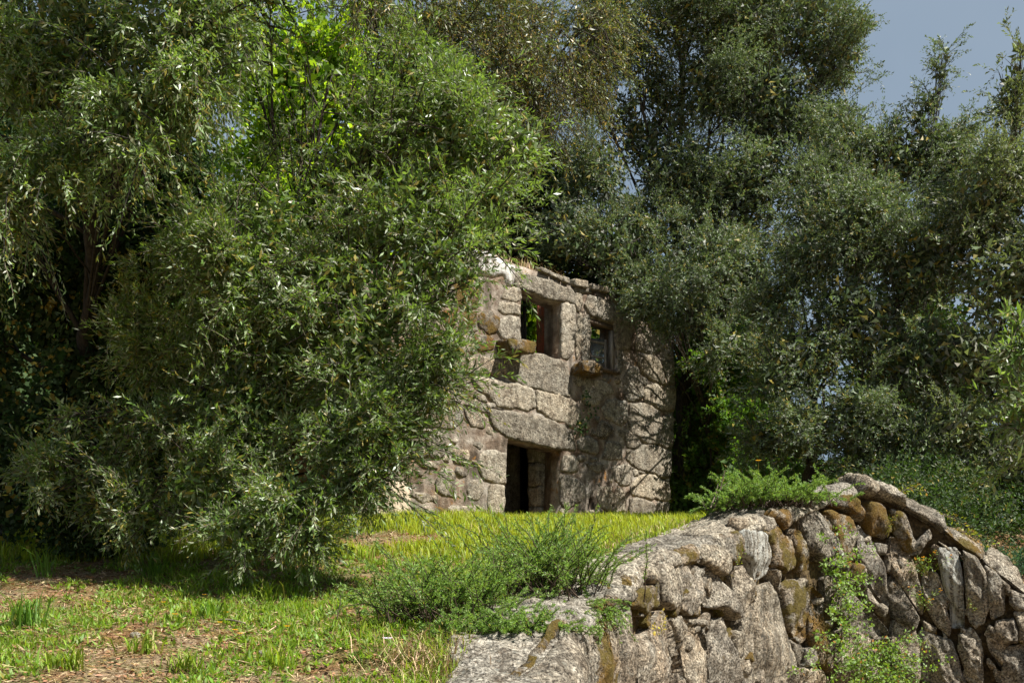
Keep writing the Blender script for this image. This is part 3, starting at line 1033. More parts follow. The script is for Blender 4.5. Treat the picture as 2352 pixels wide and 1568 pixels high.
for zz in (fz0 + .02, (fz0 + fz1) / 2 - .2, fz1 - .42):
    pts = hbox(ft1 - .53, ft1 - .19, zz - .025, zz + .025, -.45, -.41)
    for k_ in (2, 3, 6, 7):
        pts[k_, :2] += HN * 0.18
        pts[k_, 2] -= 0.05
    box8(pts, 'glazing_bar', M['grey_wood'], sash)

# plank leaning inside the large window
pl = thing('wooden_plank', 'pale broken plank lying slantwise across the sill of the large window', 'plank', tuple(h_map(np.array([o_win1[3]]), np.array([-.3]))[0]))
a = hp('F3', [(140, 1000), (320, 900)])
p8 = hbox(a[0][0], a[1][0], 0, 0.07, -.42, -.28)
for k_ in (0, 1):
    p8[k_, 2] = a[0][1] - .04
    p8[k_ + 4, 2] = a[0][1] + .05
for k_ in (2, 3):
    p8[k_, 2] = a[1][1] - .05
    p8[k_ + 4, 2] = a[1][1] + .05
box8(p8, 'board', M['grey_wood'], pl)

# ------------------------------------------------------------------ retaining wall
rw = thing('retaining_wall', 'long dry-stone granite retaining wall rising and bending along the right foreground', 'wall', (WP[40][0], WP[40][1], 0.0))
RAD = 0.20                                             # rounding of the head


def w_map(v, d, inset=0.0):
    """(s, g): g counts metres from the wall head's front edge, negative down the face, positive over the top"""
    v = np.asarray(v, float)
    s, g = v[:, 0], v[:, 1]
    x, y, z, n_ = wall_at(s)
    arc = RAD * math.pi / 2
    a = np.clip((g + RAD) / arc, 0, 1) * math.pi / 2     # angle along the rounding, begins RAD below the top
    face = g < -RAD
    top = g > -RAD + arc
    off = np.where(face, -0.03 * (-g - RAD) * -1.0, np.where(top, -RAD - (g + RAD - arc), -RAD * (1 - np.cos(a))))
    hz = np.where(face, z + g, np.where(top, z, z - RAD + RAD * np.sin(a)))
    no = np.where(face, 1.0, np.where(top, 0.0, np.cos(a)))
    nu = np.where(face, 0.0, np.where(top, 1.0, np.sin(a)))
    d = np.asarray(d, float)
    o_ = off + no * d
    return np.stack([x + n_[:, 0] * o_, y + n_[:, 1] * o_, hz + nu * d], 1)


def w_sg(x4, y4):
    px, py = x4 * 2352 / 4096, y4 * 2352 / 4096
    k = (px - CX) / F
    val = WP[:, 0] - k * WP[:, 1]
    i_ = np.nonzero((val[:-1] <= 0) & (val[1:] > 0) & (WP[:-1, 1] > 6))[0]
    if len(i_) == 0:
        i_ = [len(WP) - 2]
    i_ = i_[0]
    t = -val[i_] / (val[i_ + 1] - val[i_])
    s = WS[i_] + t * (WS[i_ + 1] - WS[i_])
    Y = WP[i_, 1] + t * (WP[i_ + 1, 1] - WP[i_, 1])
    zt_ = WP[i_, 2] + t * (WP[i_ + 1, 2] - WP[i_, 2])
    return (s, EYE + (HY - py) / F * Y - zt_)


# core of the wall
ss = np.arange(0, WS[-1], 0.12)
gg = np.concatenate([np.arange(-4.6, -RAD, 0.12), np.linspace(-RAD, 0.12, 5), np.linspace(0.2, 0.98, 7)])
SG, GG = np.meshgrid(ss, gg)
vg = np.stack([SG.ravel(), GG.ravel()], 1)
p3 = np.concatenate([vg, np.zeros((len(vg), 1))], 1)
vv = w_map(vg, -0.14 + 0.05 * fbm(p3, 2.5, 3, 3) + 0.03 * fbm(p3, 8, 3, 13))
x, y, z, n_ = wall_at(ss)
bk = np.stack([x - n_[:, 0] * 1.04, y - n_[:, 1] * 1.04, z - 1.8], 1)
vv = np.concatenate([vv, bk])
ns = len(ss)
i, j = np.meshgrid(np.arange(ns - 1), np.arange(len(gg)))
q = j * ns + i
ff = np.stack([q, q + 1, q + ns + 1, q + ns], -1).reshape(-1, 4)
obj('core', vv, ff, 4, M['joint_earth'], rw, None, None, True)

# stones over the wall head: laid one after another, each curling over the edge
rngW = np.random.default_rng(21)
S_CREST = w_sg(3330, 1960)[0]
s = 0.3
k = 0
prev = None
NEAR = [0.62, 0.55, 0.7, 0.5, 0.6, 0.75, 0.55, 0.48, 0.66, 0.58]
while s < WS[-1] - 0.5:
    late = s > S_CREST
    wd = rngW.uniform(0.3, 0.6) if late else rngW.uniform(0.55, 1.35)
    if s < 2.2:
        wd = rngW.uniform(1.0, 1.5)
    e = min(s + wd, WS[-1] - 0.1)
    dn = rngW.uniform(0.11, 0.20)
    sl_ = rngW.uniform(-0.05, 0.05)
    back = 0.90 + rngW.uniform(-0.05, 0.09)
    if prev is None:
        prev = [(s, -dn), (s + .02, 0.1), (s, back)]
    lft = prev
    rgt = [(e + sl_, -dn * rngW.uniform(0.7, 1.25)), (e + rngW.uniform(-.03, .03), -0.02), (e - sl_, back)]
    mid = (s + e) / 2
    poly = [(lft[0][0] + .006, lft[0][1]), (mid, -dn * rngW.uniform(0.95, 1.35)), (rgt[0][0] - .006, rgt[0][1]), (rgt[1][0] - .004, rgt[1][1]), (rgt[2][0] - .004, rgt[2][1]),
            (mid, back + .05), (lft[2][0] + .004, back), (lft[1][0] + .004, lft[1][1])]
    mk = 'granite_top'
    if late or s > S_CREST - 2.0:
        mk = ['granite', 'granite_mossy', 'granite', 'granite_top'][rngW.integers(0, 4)]
    elif rngW.random() < 0.12 and s > 5:
        mk = 'granite_mossy'
    stone('coping_stone', np.array(poly), w_map, M[mk], rw, proud=rngW.uniform(0.0, 0.10) if late else rngW.uniform(0.01, 0.05), back=0.16, r=0.045, step=0.045, rough=0.07 if late else 0.05, tilt=0.25 if late else 0.0, facet=.12 if late else .06, seed=500 + k, wob=0.025)
    prev = [(rgt[0][0], rgt[0][1]), rgt[1], rgt[2]]
    s = e
    k += 1

WST = [
    ('m', [(430, 812), (520, 792), (545, 850), (540, 900), (470, 930), (400, 900)], .12),
    ('g', [(556, 655), (640, 685), (652, 760), (640, 860), (600, 915), (560, 885), (548, 760)], .14),
    ('w', [(660, 695), (738, 695), (755, 780), (738, 870), (700, 938), (655, 900), (655, 790)], .10),
    ('g', [(765, 705), (850, 765), (900, 870), (930, 950), (900, 968), (840, 905), (765, 900), (745, 850)], .16),
    ('g', [(892, 712), (962, 704), (1000, 800), (1008, 868), (960, 918), (922, 928), (902, 830)], .15),
    ('p', [(952, 525), (1050, 535), (1074, 620), (1072, 718), (1012, 786), (992, 690), (945, 640), (952, 570)], .18),
    ('m', [(1100, 432), (1150, 424), (1200, 444), (1195, 490), (1160, 518), (1112, 480)], .22),
    ('m', [(1064, 525), (1112, 496), (1180, 562), (1218, 670), (1208, 708), (1140, 726), (1084, 700), (1084, 620)], .14),
    ('m', [(1202, 515), (1240, 532), (1278, 620), (1278, 708), (1232, 726), (1218, 640)], .10),
    ('g', [(1245, 420), (1335, 425), (1396, 520), (1416, 640), (1330, 676), (1286, 620), (1248, 500)], .12),
    ('m', [(1370, 425), (1470, 445), (1508, 540), (1498, 640), (1478, 716), (1424, 620), (1396, 500)], .12),
    ('m', [(1400, 370), (1480, 350), (1550, 425), (1540, 472), (1480, 440), (1410, 405)], .20),
    ('m', [(1556, 380), (1640, 405), (1688, 520), (1640, 548), (1582, 550), (1552, 480)], .20),
    ('s', [(1522, 495), (1578, 565), (1636, 680), (1658, 760), (1668, 900), (1604, 830), (1564, 720), (1522, 610)], .14),
    ('g', [(1612, 585), (1666, 592), (1658, 638), (1612, 630)], .10),
    ('w', [(1684, 565), (1738, 575), (1796, 680), (1836, 800), (1836, 935), (1764, 830), (1694, 720)], .12),
    ('m', [(1694, 420), (1758, 448), (1796, 540), (1786, 634), (1752, 608), (1704, 530)], .14),
    ('g', [(1795, 615), (1876, 520), (1888, 552), (1842, 628), (1795, 648)], .12),
    ('p', [(1928, 612), (2020, 606), (2040, 700), (2058, 900), (2056, 998), (1994, 996), (1974, 850), (1934, 720)], .13),
    ('s', [(2046, 622), (2118, 660), (2166, 740), (2166, 870), (2156, 978), (2112, 996), (2074, 960), (2064, 780)], .12),
    ('s', [(2152, 690), (2216, 730), (2254, 800), (2260, 926), (2184, 946), (2176, 800)], .12),
    ('w', [(1846, 742), (1926, 734), (1966, 860), (1986, 1000), (1974, 1034), (1922, 1000), (1864, 900)], .10),
    ('g', [(1836, 1014), (1920, 1044), (2006, 1082), (2026, 1170), (2056, 1275), (1980, 1330), (1824, 1260)], .13),
    ('g', [(2026, 1034), (2098, 1014), (2146, 1090), (2150, 1330), (2096, 1330), (2064, 1200), (2034, 1120)], .12),
    ('w', [(2176, 1036), (2236, 960), (2306, 962), (2324, 1080), (2258, 1096), (2236, 1200), (2190, 1120)], .11),
    ('g', [(2180, 1000), (2230, 1020), (2200, 1050), (2160, 1040)], .14),
    ('w', [(2314, 934), (2400, 930), (2420, 1080), (2336, 1080)], .11),
    ('g', [(2246, 1110), (2330, 1096), (2420, 1090), (2420, 1340), (2250, 1340)], .11),
    ('g', [(2284, 820), (2352, 840), (2400, 920), (2314, 912), (2280, 880)], .13),
    ('g', [(2240, 765), (2282, 800), (2282, 840), (2262, 830)], .12),
    ('s', [(1080, 770), (1108, 830), (1138, 930), (1168, 1060), (1196, 1180), (1186, 1340), (946, 1340), (926, 1180), (946, 1060), (946, 960), (1000, 880), (1060, 795)], .10),
    ('w', [(430, 1100), (484, 1014), (548, 926), (596, 1000), (616, 1100), (646, 1200), (640, 1340), (430, 1340)], .11),
    ('g', [(596, 962), (648, 955), (656, 1050), (622, 1078)], .12),
    ('w', [(656, 950), (698, 984), (736, 1080), (766, 1180), (762, 1340), (676, 1340), (650, 1200), (634, 1094)], .11),
    ('g', [(722, 962), (768, 964), (758, 1000), (712, 982)], .13),
    ('g', [(776, 972), (848, 955), (876, 1080), (896, 1170), (908, 1240), (888, 1340), (778, 1340), (772, 1150), (756, 1040)], .10),
    ('g', [(876, 1014), (938, 1024), (944, 1140), (928, 1166), (884, 1090)], .13),
    ('g', [(1084, 712), (1120, 724), (1138, 800), (1128, 826), (1112, 790)], .12),
    ('m', [(1134, 794), (1190, 764), (1256, 792), (1284, 860), (1250, 920), (1256, 1060), (1222, 1084), (1164, 990), (1144, 880)], .15),
    ('m', [(1294, 794), (1340, 850), (1348, 970), (1342, 1060), (1376, 1160), (1366, 1226), (1294, 1180), (1264, 1060), (1274, 930)], .13),
    ('g', [(1176, 1064), (1218, 1092), (1218, 1180), (1194, 1188)], .12),
    ('g', [(1244, 1100), (1288, 1092), (1288, 1188), (1244, 1198)], .12),
    ('w', [(1204, 1206), (1330, 1206), (1374, 1330), (1194, 1340)], .10),
    ('g', [(1344, 764), (1430, 764), (1480, 832), (1560, 902), (1654, 1000), (1676, 1056), (1560, 1056), (1440, 960), (1374, 900)], .11),
    ('m', [(1502, 694), (1558, 694), (1562, 758), (1520, 786), (1492, 748)], .13),
    ('g', [(1564, 806), (1654, 918), (1646, 954), (1582, 890)], .10),
    ('g', [(1424, 656), (1478, 728), (1440, 736), (1404, 700)], .12),
    ('g', [(1692, 744), (1758, 842), (1834, 956), (1804, 1004), (1704, 956), (1674, 850)], .10),
    ('w', [(1702, 966), (1806, 1014), (1830, 1100), (1820, 1340), (1702, 1340), (1694, 1100)], .10),
    ('g', [(1846, 966), (1914, 1010), (1900, 1036), (1850, 1010)], .11),
    ('w', [(1440, 986), (1560, 1066), (1686, 1070), (1690, 1340), (1400, 1340), (1394, 1150)], .10),
    ('g', [(60, 1044), (180, 1004), (216, 1100), (206, 1340), (30, 1340)], .10),
    ('m', [(206, 964), (300, 926), (326, 1050), (300, 1340), (220, 1340), (218, 1080)], .13),
    ('w', [(316, 906), (400, 926), (406, 1060), (400, 1340), (314, 1340), (338, 1050)], .11),
    ('m', [(236, 870), (330, 860), (328, 906), (206, 946)], .15),
    ('g', [(344, 800), (430, 826), (400, 898), (324, 884), (318, 830)], .14),
    ('m', [(120, 960), (200, 930), (210, 980), (110, 1010)], .12),
    ('m', [(658, 600), (735, 590), (742, 690), (662, 690)], .12),
    ('g', [(745, 560), (830, 600), (885, 690), (850, 755), (765, 700)], .14),
    ('m', [(845, 540), (940, 520), (950, 620), (905, 700), (870, 660)], .12),
    ('g', [(470, 690), (548, 655), (552, 740), (520, 786), (470, 770)], .12),
    ('m', [(380, 740), (465, 700), (468, 790), (430, 808), (350, 795)], .12),
    ('g', [(556, 600), (650, 570), (655, 680), (560, 650)], .10),
    ('w', [(960, 430), (1050, 400), (1062, 520), (955, 520)], .12),
]
WM = {'g': M['granite'], 'm': M['granite_mossy'], 'w': M['granite_warm'], 'p': M['granite_pale'], 's': M['granite_streaked']}
for k, (mk, pts, pr) in enumerate(WST):
    far_ = np.mean([p_[0] for p_ in pts]) > 1480
    stone('stone', np.array([w_sg(*p) for p in full('R2', pts)]), w_map, WM[mk], rw, proud=pr * (0.5 if far_ else 0.6), back=0.2, r=0.04, step=0.034, rough=0.042, seed=700 + k, tilt=0.10,
          wob=0.03, frough=0.8, grow=0.026 if far_ else 0.012, facet=0.42)
# small packing stones in the joints
for k in range(290):
    s = rngW.uniform(3.4, WS[-1] - 2)
    g_ = -rngW.uniform(0.25, 2.6)
    a = rngW.uniform(0.05, 0.12)
    b = rngW.uniform(0.05, 0.14)
    ang = np.sort(rngW.uniform(0, 2 * math.pi, 7))
    stone('packing_stone', np.stack([s + a * np.cos(ang), g_ + b * np.sin(ang)], 1), w_map, M[['granite', 'granite_mossy', 'granite_warm'][k % 3]], rw, proud=rngW.uniform(-0.05, 0.05),
          back=0.15, r=0.05, step=0.06, rough=0.02, seed=900 + k, wob=0.0)

# ------------------------------------------------------------------ foliage
def leaves(pos, ld, nv, L, W, quad=True):
    """pos, leaf direction, leaf normal -> verts, faces (rhombs or slim triangles)"""
    wd = norm(np.cross(nv, ld))
    L = np.broadcast_to(np.asarray(L, float), (len(pos),))[:, None]
    W = np.broadcast_to(np.asarray(W, float), (len(pos),))[:, None]
    if quad:
        up = norm(np.cross(ld, wd))
        mid = pos + ld * L * 0.48 - up * W * 0.18
        v = np.stack([pos, mid + wd * W * 0.5 + up * W * 0.2, pos + ld * L, mid - wd * W * 0.5 + up * W * 0.2], 1).reshape(-1, 3)
        fs = 4
    else:
        v = np.stack([pos, pos + ld * L * 0.6 + wd * W, pos + ld * L - wd * W * 0.25], 1).reshape(-1, 3)
        fs = 3
    return v, np.arange(len(v)).reshape(-1, fs), fs


def spray_leaves(rng, pos, dr_, length, m, L, W, droop=0.3, spread=0.75, upb=0.5, quad=True):
    """m leaves along each twig"""
    n_ = len(pos)
    dr_ = norm(dr_)
    tt = (np.arange(m) + rng.uniform(0, 0.9, (n_, m))) / m
    ln = np.asarray(length)[:, None]
    base = pos[:, None, :] + dr_[:, None, :] * (ln * tt)[..., None]
    base[..., 2] -= droop * ln * tt ** 2
    dd = np.repeat(dr_[:, None, :], m, 1).copy()
    dd[..., 2] -= 2 * droop * tt
    dd = norm(dd)
    side = norm(np.cross(dd, rng.normal(size=(n_, m, 3))))
    ang = spread * rng.uniform(0.5, 1.25, (n_, m, 1))
    ld = norm(dd * np.cos(ang) + side * np.sin(ang))
    nv = rng.normal(size=(n_, m, 3)) * 0.75
    nv[..., 2] += upb
    nv = norm(nv - (nv * ld).sum(-1, keepdims=True) * ld)
    sc = rng.uniform(0.5, 1.2, n_ * m) * np.repeat(rng.uniform(.75, 1.15, n_), m)
    return leaves(base.reshape(-1, 3), ld.reshape(-1, 3), nv.reshape(-1, 3), L * sc, W * sc, quad)


def twig_mesh(pos, dr_, length, droop, rad):
    """three-sided tapering twigs with one bend"""
    dr_ = norm(dr_)
    n_ = len(pos)
    a = norm(np.cross(dr_, np.array([0.3, 0.2, 0.9])))
    b = np.cross(dr_, a)
    ln = np.asarray(length)[:, None]
    dz = np.array([0, 0, -1.0])
    m_ = pos + dr_ * ln * 0.5 + dz * droop * ln * 0.25
    e_ = pos + dr_ * ln * 0.95 + dz * droop * ln * 0.9
    V = []
    for c_, r_ in ((pos, rad), (m_, rad * 0.7), (e_, rad * 0.25)):
        for k_ in range(3):
            an = k_ * 2.094
            V.append(c_ + (a * math.cos(an) + b * math.sin(an)) * r_)
    V = np.stack(V, 1).reshape(-1, 3)
    fq = []
    for l_ in (0, 3):
        for k_ in range(3):
            fq.append((l_ + k_, l_ + (k_ + 1) % 3, l_ + 3 + (k_ + 1) % 3, l_ + 3 + k_))
    f_ = (np.arange(n_)[:, None, None] * 9 + np.array(fq)[None]).reshape(-1, 4)
    return V, f_


def lobe_sprays(rng, c, r, nsp, ncl, flat=0.85, up=0.25, jit=0.75, hollow=0.55):
    """twig starts and directions in tufts over the outside of one rounded mass"""
    d = norm(rng.normal(size=(ncl, 3)))
    cc = d * (rng.uniform(hollow, 1.05, (ncl, 1))) * (1 + 0.28 * vnoise(d * 1.7 + c, 5)[:, None])
    wt_ = rng.uniform(0.3, 1.6, ncl)
    k_ = rng.choice(ncl, nsp, p=wt_ / wt_.sum())
    p_ = cc[k_] + rng.normal(size=(nsp, 3)) * rng.uniform(0.10, 0.22, ncl)[k_][:, None]
    inn = rng.random(nsp) < 0.22
    p_[inn] *= rng.uniform(0.1, 0.7, (inn.sum(), 1))
    dd = norm(norm(d[k_] * 1.0 + rng.normal(size=(nsp, 3)) * jit) + np.array([0, 0, up]))
    p_ = p_ * r
    p_[:, 2] *= flat
    return c + p_, dd, c + cc * r


def tree(name, label, cat, base, lobes, leafmat, trunk_r, L, W, cover, m, length, quad, seed, droop=0.25, up=0.25, group=None, twigs=False, barkm='bark',
         fork=0.45, spread=0.75, ncl=18, jit=0.75, twigm='twig', hollow=0.55, blossom=0, fill=1.2, shoots=0, shoot_len=0.9, shoot_dir=(0, 0, 1), gap_scale=1.4, gap_t=-0.2):
    lobes = [tuple(l_) + (1.0,) * (3 - len(l_)) for l_ in lobes]
    """lobes: list of (centre, radius). Limbs run from the trunk into every mass."""
    rng = np.random.default_rng(seed)
    base = np.asarray(base, float)
    rt = thing(name, label, cat, tuple(base), group)
    cs = np.array([l_[0] for l_ in lobes])
    top = cs[np.argmax(cs[:, 2])]
    cen = cs.mean(0)
    hub = base + (cen - base) * fork
    hub[2] = base[2] + (cen[2] - base[2]) * fork
    tb = Batch()
    tp = bez(base - np.array([0, 0, 0.3]), base + (hub - base) * np.array([0.1, 0.1, 0.6]), hub, 9)
    tp[1:] += rng.normal(size=(8, 3)) * trunk_r * 0.3
    tr_ = trunk_r * np.linspace(1.25, 0.75, 9)
    tr_[0] *= 1.35
    tb.tube(tp, tr_, 10, seed, 0.25)
    bb = Batch()
    P_, D_, Ln_ = [], [], []
    for c, r, dn in lobes:
        st = tp[rng.integers(5, 9)]
        mid = (st + c) / 2 + np.array([0, 0, 0.18 * np.linalg.norm(c - st)]) + rng.normal(size=3) * 0.12 * r
        lp = bez(st, mid, c, 9)
        lp[1:-1] += rng.normal(size=(7, 3)) * 0.04 * r
        rr_ = trunk_r * 0.36 * min(1.0, r / (np.max([q_[1] for q_ in lobes])) + 0.25)
        bb.tube(lp, np.linspace(rr_, rr_ * 0.35, 9), 6, seed, 0.15)
        area = (0.5 if quad else 0.6) * 0.55 * L * W
        nsp = max(8, int(1.35 * dn * cover * math.pi * r * r / area / m))
        p_, d_, cc = lobe_sprays(rng, c, r, nsp, ncl, up=up, jit=jit, hollow=hollow)
        gap = fbm(p_, gap_scale, 2, seed) > gap_t          # ragged gaps between the tufts
        p_, d_ = p_[gap], d_[gap]
        for q_ in cc:
            st2 = lp[rng.integers(5, 9)]
            b2 = bez(st2, (st2 + q_) / 2 + rng.normal(size=3) * 0.15 * r, q_, 5)
            bb.tube(b2, np.linspace(rr_ * 0.35, rr_ * 0.1 + 0.004, 5), 4, seed)
        P_.append(p_)
        D_.append(d_)
    for _ in range(shoots):                              # long young shoots standing out of the masses
        c, r, dn = lobes[rng.integers(0, len(lobes))]
        d_ = norm(rng.normal(size=3) * 0.6 + np.array(shoot_dir))
        a_ = c + d_ * r * rng.uniform(0.55, 0.9)
        ln_ = shoot_len * rng.uniform(0.4, 1.2)
        sd_ = norm(d_ + rng.normal(size=3) * 0.3)
        e_ = a_ + sd_ * ln_ - np.array([0, 0, droop * 0.35 * ln_])
        bz = bez(a_, a_ + sd_ * ln_ * 0.55, e_, 7)
        bb.tube(bz, np.linspace(0.009, 0.003, 7), 4, seed)
        ks = max(3, int(ln_ / 0.11))
        tq = np.linspace(0.15, 0.92, ks)
        pq = np.stack([np.interp(tq, np.linspace(0, 1, 7), bz[:, q_]) for q_ in range(3)], 1)
        P_.append(pq)
        D_.append(norm(sd_ + rng.normal(size=(ks, 3)) * 0.35))
    P_ = np.concatenate(P_)
    D_ = np.concatenate(D_)
    Ln_ = length * rng.uniform(0.55, 1.3, len(P_))
    tb.build('trunk', 4, M[barkm], rt)
    o = bb.build('branches', 4, M[barkm], rt)
    o['kind'] = 'stuff'
    v_, f_, fs = spray_leaves(rng, P_, D_, Ln_, m, L, W, droop, spread, 0.5, quad)
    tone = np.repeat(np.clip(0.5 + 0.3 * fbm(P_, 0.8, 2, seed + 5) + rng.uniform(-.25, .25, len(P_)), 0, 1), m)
    for c, r, dn in lobes:                               # coarse filler leaves added deep inside to darken each mass
        k_ = int(fill * dn * math.pi * r * r / (area * (3.4 if quad else 5.5)))
        pf_ = c + norm(rng.normal(size=(k_, 3))) * (rng.random((k_, 1)) ** 0.4) * r * 0.72
        lf_ = norm(rng.normal(size=(k_, 3)))
        vi, fi, _ = leaves(pf_, lf_, norm(np.cross(lf_, rng.normal(size=(k_, 3)))), L * (1.5 if quad else 2.2), W * (1.9 if quad else 2.6), quad)
        f_ = np.concatenate([f_, fi + len(v_)])
        v_ = np.concatenate([v_, vi])
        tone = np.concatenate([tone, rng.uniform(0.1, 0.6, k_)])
    nf = len(f_)
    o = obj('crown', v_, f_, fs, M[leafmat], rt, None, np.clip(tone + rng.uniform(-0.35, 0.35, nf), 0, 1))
    o['kind'] = 'stuff'
    if twigs:
        kt = rng.random(len(P_)) < float(twigs)
        v_, f_ = twig_mesh(P_[kt], D_[kt], Ln_[kt], droop, 0.0035)
        o = obj('twigs', v_, f_, 4, M[twigm], rt)
        o['kind'] = 'stuff'
    if blossom:
        kx = rng.choice(len(P_), min(blossom, len(P_)), replace=False)
        pb = P_[kx] + norm(D_[kx]) * (Ln_[kx] * 0.7)[:, None]
        pb = np.repeat(pb, 7, 0) + rng.normal(size=(len(kx) * 7, 3)) * 0.025
        v_, f_, fs = leaves(pb, norm(rng.normal(size=pb.shape)), norm(rng.normal(size=pb.shape)), 0.016, 0.014, True)
        o = obj('blossom', v_, f_, fs, M['olive_flower'], rt, None, rng.random(len(f_)))
        o['kind'] = 'stuff'
    return rt


def lobes_px(lst):
    return [(P(a[0], a[1], a[3]), a[2] / F * a[3], a[4] if len(a) > 4 else 1.0) for a in lst]


def gbase(px, Y):
    x_ = (px - CX) / F * Y
    return np.array([x_, Y, ground(np.array([x_]), np.array([float(Y)]))[0]])


# near olive: spreading over the doorway side of the ruin
tree('olive_tree', 'grey-green olive tree spreading low in front of the left half of the ruin', 'tree', gbase(600, 14.2),
     lobes_px([(1060, 330, 120, 12.6), (1190, 325, 75, 12.3), (920, 260, 140, 13.2, .6), (740, 490, 140, 13.4, .45), (930, 500, 150, 12.4, .75), (1060, 530, 70, 12, .6), (800, 690, 170, 12.3),
               (960, 670, 115, 11.8), (1070, 640, 50, 11.6, .7), (650, 820, 170, 12.8), (850, 820, 150, 12), (960, 870, 75, 11.8), (570, 980, 160, 12.6), (780, 1010, 130, 11.8, .7),
               (880, 990, 80, 11.6), (470, 1110, 120, 12.2, .8), (670, 1160, 105, 11.6), (800, 1110, 80, 11.6), (540, 1220, 70, 11.6), (700, 1235, 55, 11.4), (490, 720, 100, 12.8, 1),
               (1120, 560, 40, 11.9, .4), (1130, 440, 65, 12.2), (990, 920, 45, 11.7), (620, 620, 110, 13.5, .5), (850, 1080, 60, 11.5), (850, 340, 100, 13, .35), (700, 330, 110, 13.3, .12), (950, 150, 110, 13.2, .5), (1080, 220, 80, 12.9, .6),
               (1000, 260, 110, 12.8, .6), (1010, 590, 70, 11.7), (1030, 810, 55, 11.6), (390, 980, 80, 12.8, .8), (410, 620, 110, 13.4, 1.1), (540, 620, 120, 12.2, 1), (640, 510, 90, 12.4, .8), (470, 540, 100, 12.8, 1), (350, 800, 120, 13.4, 1), (290, 1000, 110, 13.2, .6), (230, 1150, 90, 13.0, .6), (330, 1170, 90, 12.6, .7), (120, 1090, 80, 13, .7), (140, 960, 60, 13, .4), (620, 60, 110, 13.4, .2), (760, 180, 110, 13.4, .12), (560, 480, 90, 13.6, .4)]),
     'olive_leaf', 0.10, 0.082, 0.020, 3.0, 15, 0.34, True, 11, 0.22, 0.15, twigs=.6, ncl=14, blossom=250, shoots=150, shoot_len=.75, shoot_dir=(.75, -.35, .25))
# ivy-clad olive at the left edge with hanging sprays
tree('olive_tree', 'tall shaded olive tree at the left edge with sunlit hanging sprays and an ivy-covered trunk', 'tree', gbase(200, 14.9),
     lobes_px([(400, 90, 150, 10.8), (220, 70, 170, 11.3), (500, 70, 85, 10.7), (80, 190, 150, 11.4), (300, 250, 105, 10.6), (430, 175, 95, 10.6), (140, 380, 100, 10.9),
               (325, 345, 45, 10.3), (30, 420, 80, 10.9), (60, 40, 150, 12, .6), (-200, 100, 260, 12.5, .3), (-170, 480, 190, 12.5, .3), (20, 500, 50, 10.9), (300, -150, 220, 12.5, .25), (560, -170, 170, 12.5, .3),
               (-380, 300, 260, 13, .25), (610, -70, 120, 13, .5), (700, -330, 260, 12.8, .8), (380, -430, 280, 12.6, .8), (0, -400, 300, 12.3, .7), (-330, -250, 300, 11.5, .3), (100, -800, 250, 11.0, .9), (560, -760, 250, 9.9, .8), (640, -400, 280, 11.4, .6), (300, -480, 280, 11.2, .7)]),  # lobes above the frame added to shade the left side
     'olive_leaf', 0.11, 0.076, 0.019, 2.2, 15, 0.36, True, 12, 0.55, 0.0, twigs=.3, ncl=14, fork=0.7, barkm='shaded_bark', blossom=350, shoots=110, shoot_len=.7, shoot_dir=(.3, -.5, -.5))
tree('shade_fill_tree', 'added dark-leaved tree whose colour stands in for the black shade at the far left', 'tree', gbase(330, 15.6),
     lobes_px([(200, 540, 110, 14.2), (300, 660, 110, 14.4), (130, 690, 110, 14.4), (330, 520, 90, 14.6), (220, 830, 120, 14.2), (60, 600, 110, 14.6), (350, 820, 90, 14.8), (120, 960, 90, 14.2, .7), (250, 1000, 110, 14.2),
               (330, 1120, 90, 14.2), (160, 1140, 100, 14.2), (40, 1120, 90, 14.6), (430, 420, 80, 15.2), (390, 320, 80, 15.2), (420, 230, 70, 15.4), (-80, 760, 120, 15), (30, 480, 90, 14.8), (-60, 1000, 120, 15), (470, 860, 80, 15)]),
     'ivy_leaf', .16, .085, .075, 3.0, 8, .34, True, 14, .6, -.3, fork=.6, ncl=16, barkm='shaded_bark', gap_t=-.35)  # dark leaf colour stands in for the deep shade here
# overhanging brown-tinged olive along the top
tree('olive_tree', 'olive tree with brownish drooping twigs hanging in along the top centre', 'tree', gbase(690, 18),
     lobes_px([(1010, 30, 110, 14.2), (1150, 50, 110, 14.5), (1290, 70, 95, 15), (1240, 170, 80, 15), (1110, 175, 85, 14.6), (850, -60, 110, 14, .5), (940, 130, 70, 14), (1330, 150, 70, 15.4),
               (1200, 235, 40, 14.8), (1050, -120, 160, 15, .4), (1380, 30, 60, 15.5)]),
     'olive_brown', 0.09, 0.066, 0.0155, 1.0, 14, 0.34, True, 13, 0.7, -0.2, twigs=True, ncl=12, blossom=500, fill=.15, shoots=260, shoot_len=.7, shoot_dir=(.1, -.1, -.9), twigm='dark_twig', barkm='bark')

# right-hand olives
FAR = dict(L=0.088, W=0.024, quad=False)


def far_tree(label, base, lob, seed, mat='olive_far', name='olive_tree', cat='tree', tr_=0.12, per=2.3, m=16, length=0.42, group='olive trees behind the ruin and the wall', **kw):
    a_ = dict(FAR)
    a_.update(shoots=110, shoot_len=.9, gap_scale=.7, gap_t=-.12)
    a_.update(kw)
    return tree(name, label, cat, base, lobes_px(lob), mat, tr_, a_.pop('L'), a_.pop('W'), per, m, length, a_.pop('quad'), seed, group=group, **a_)


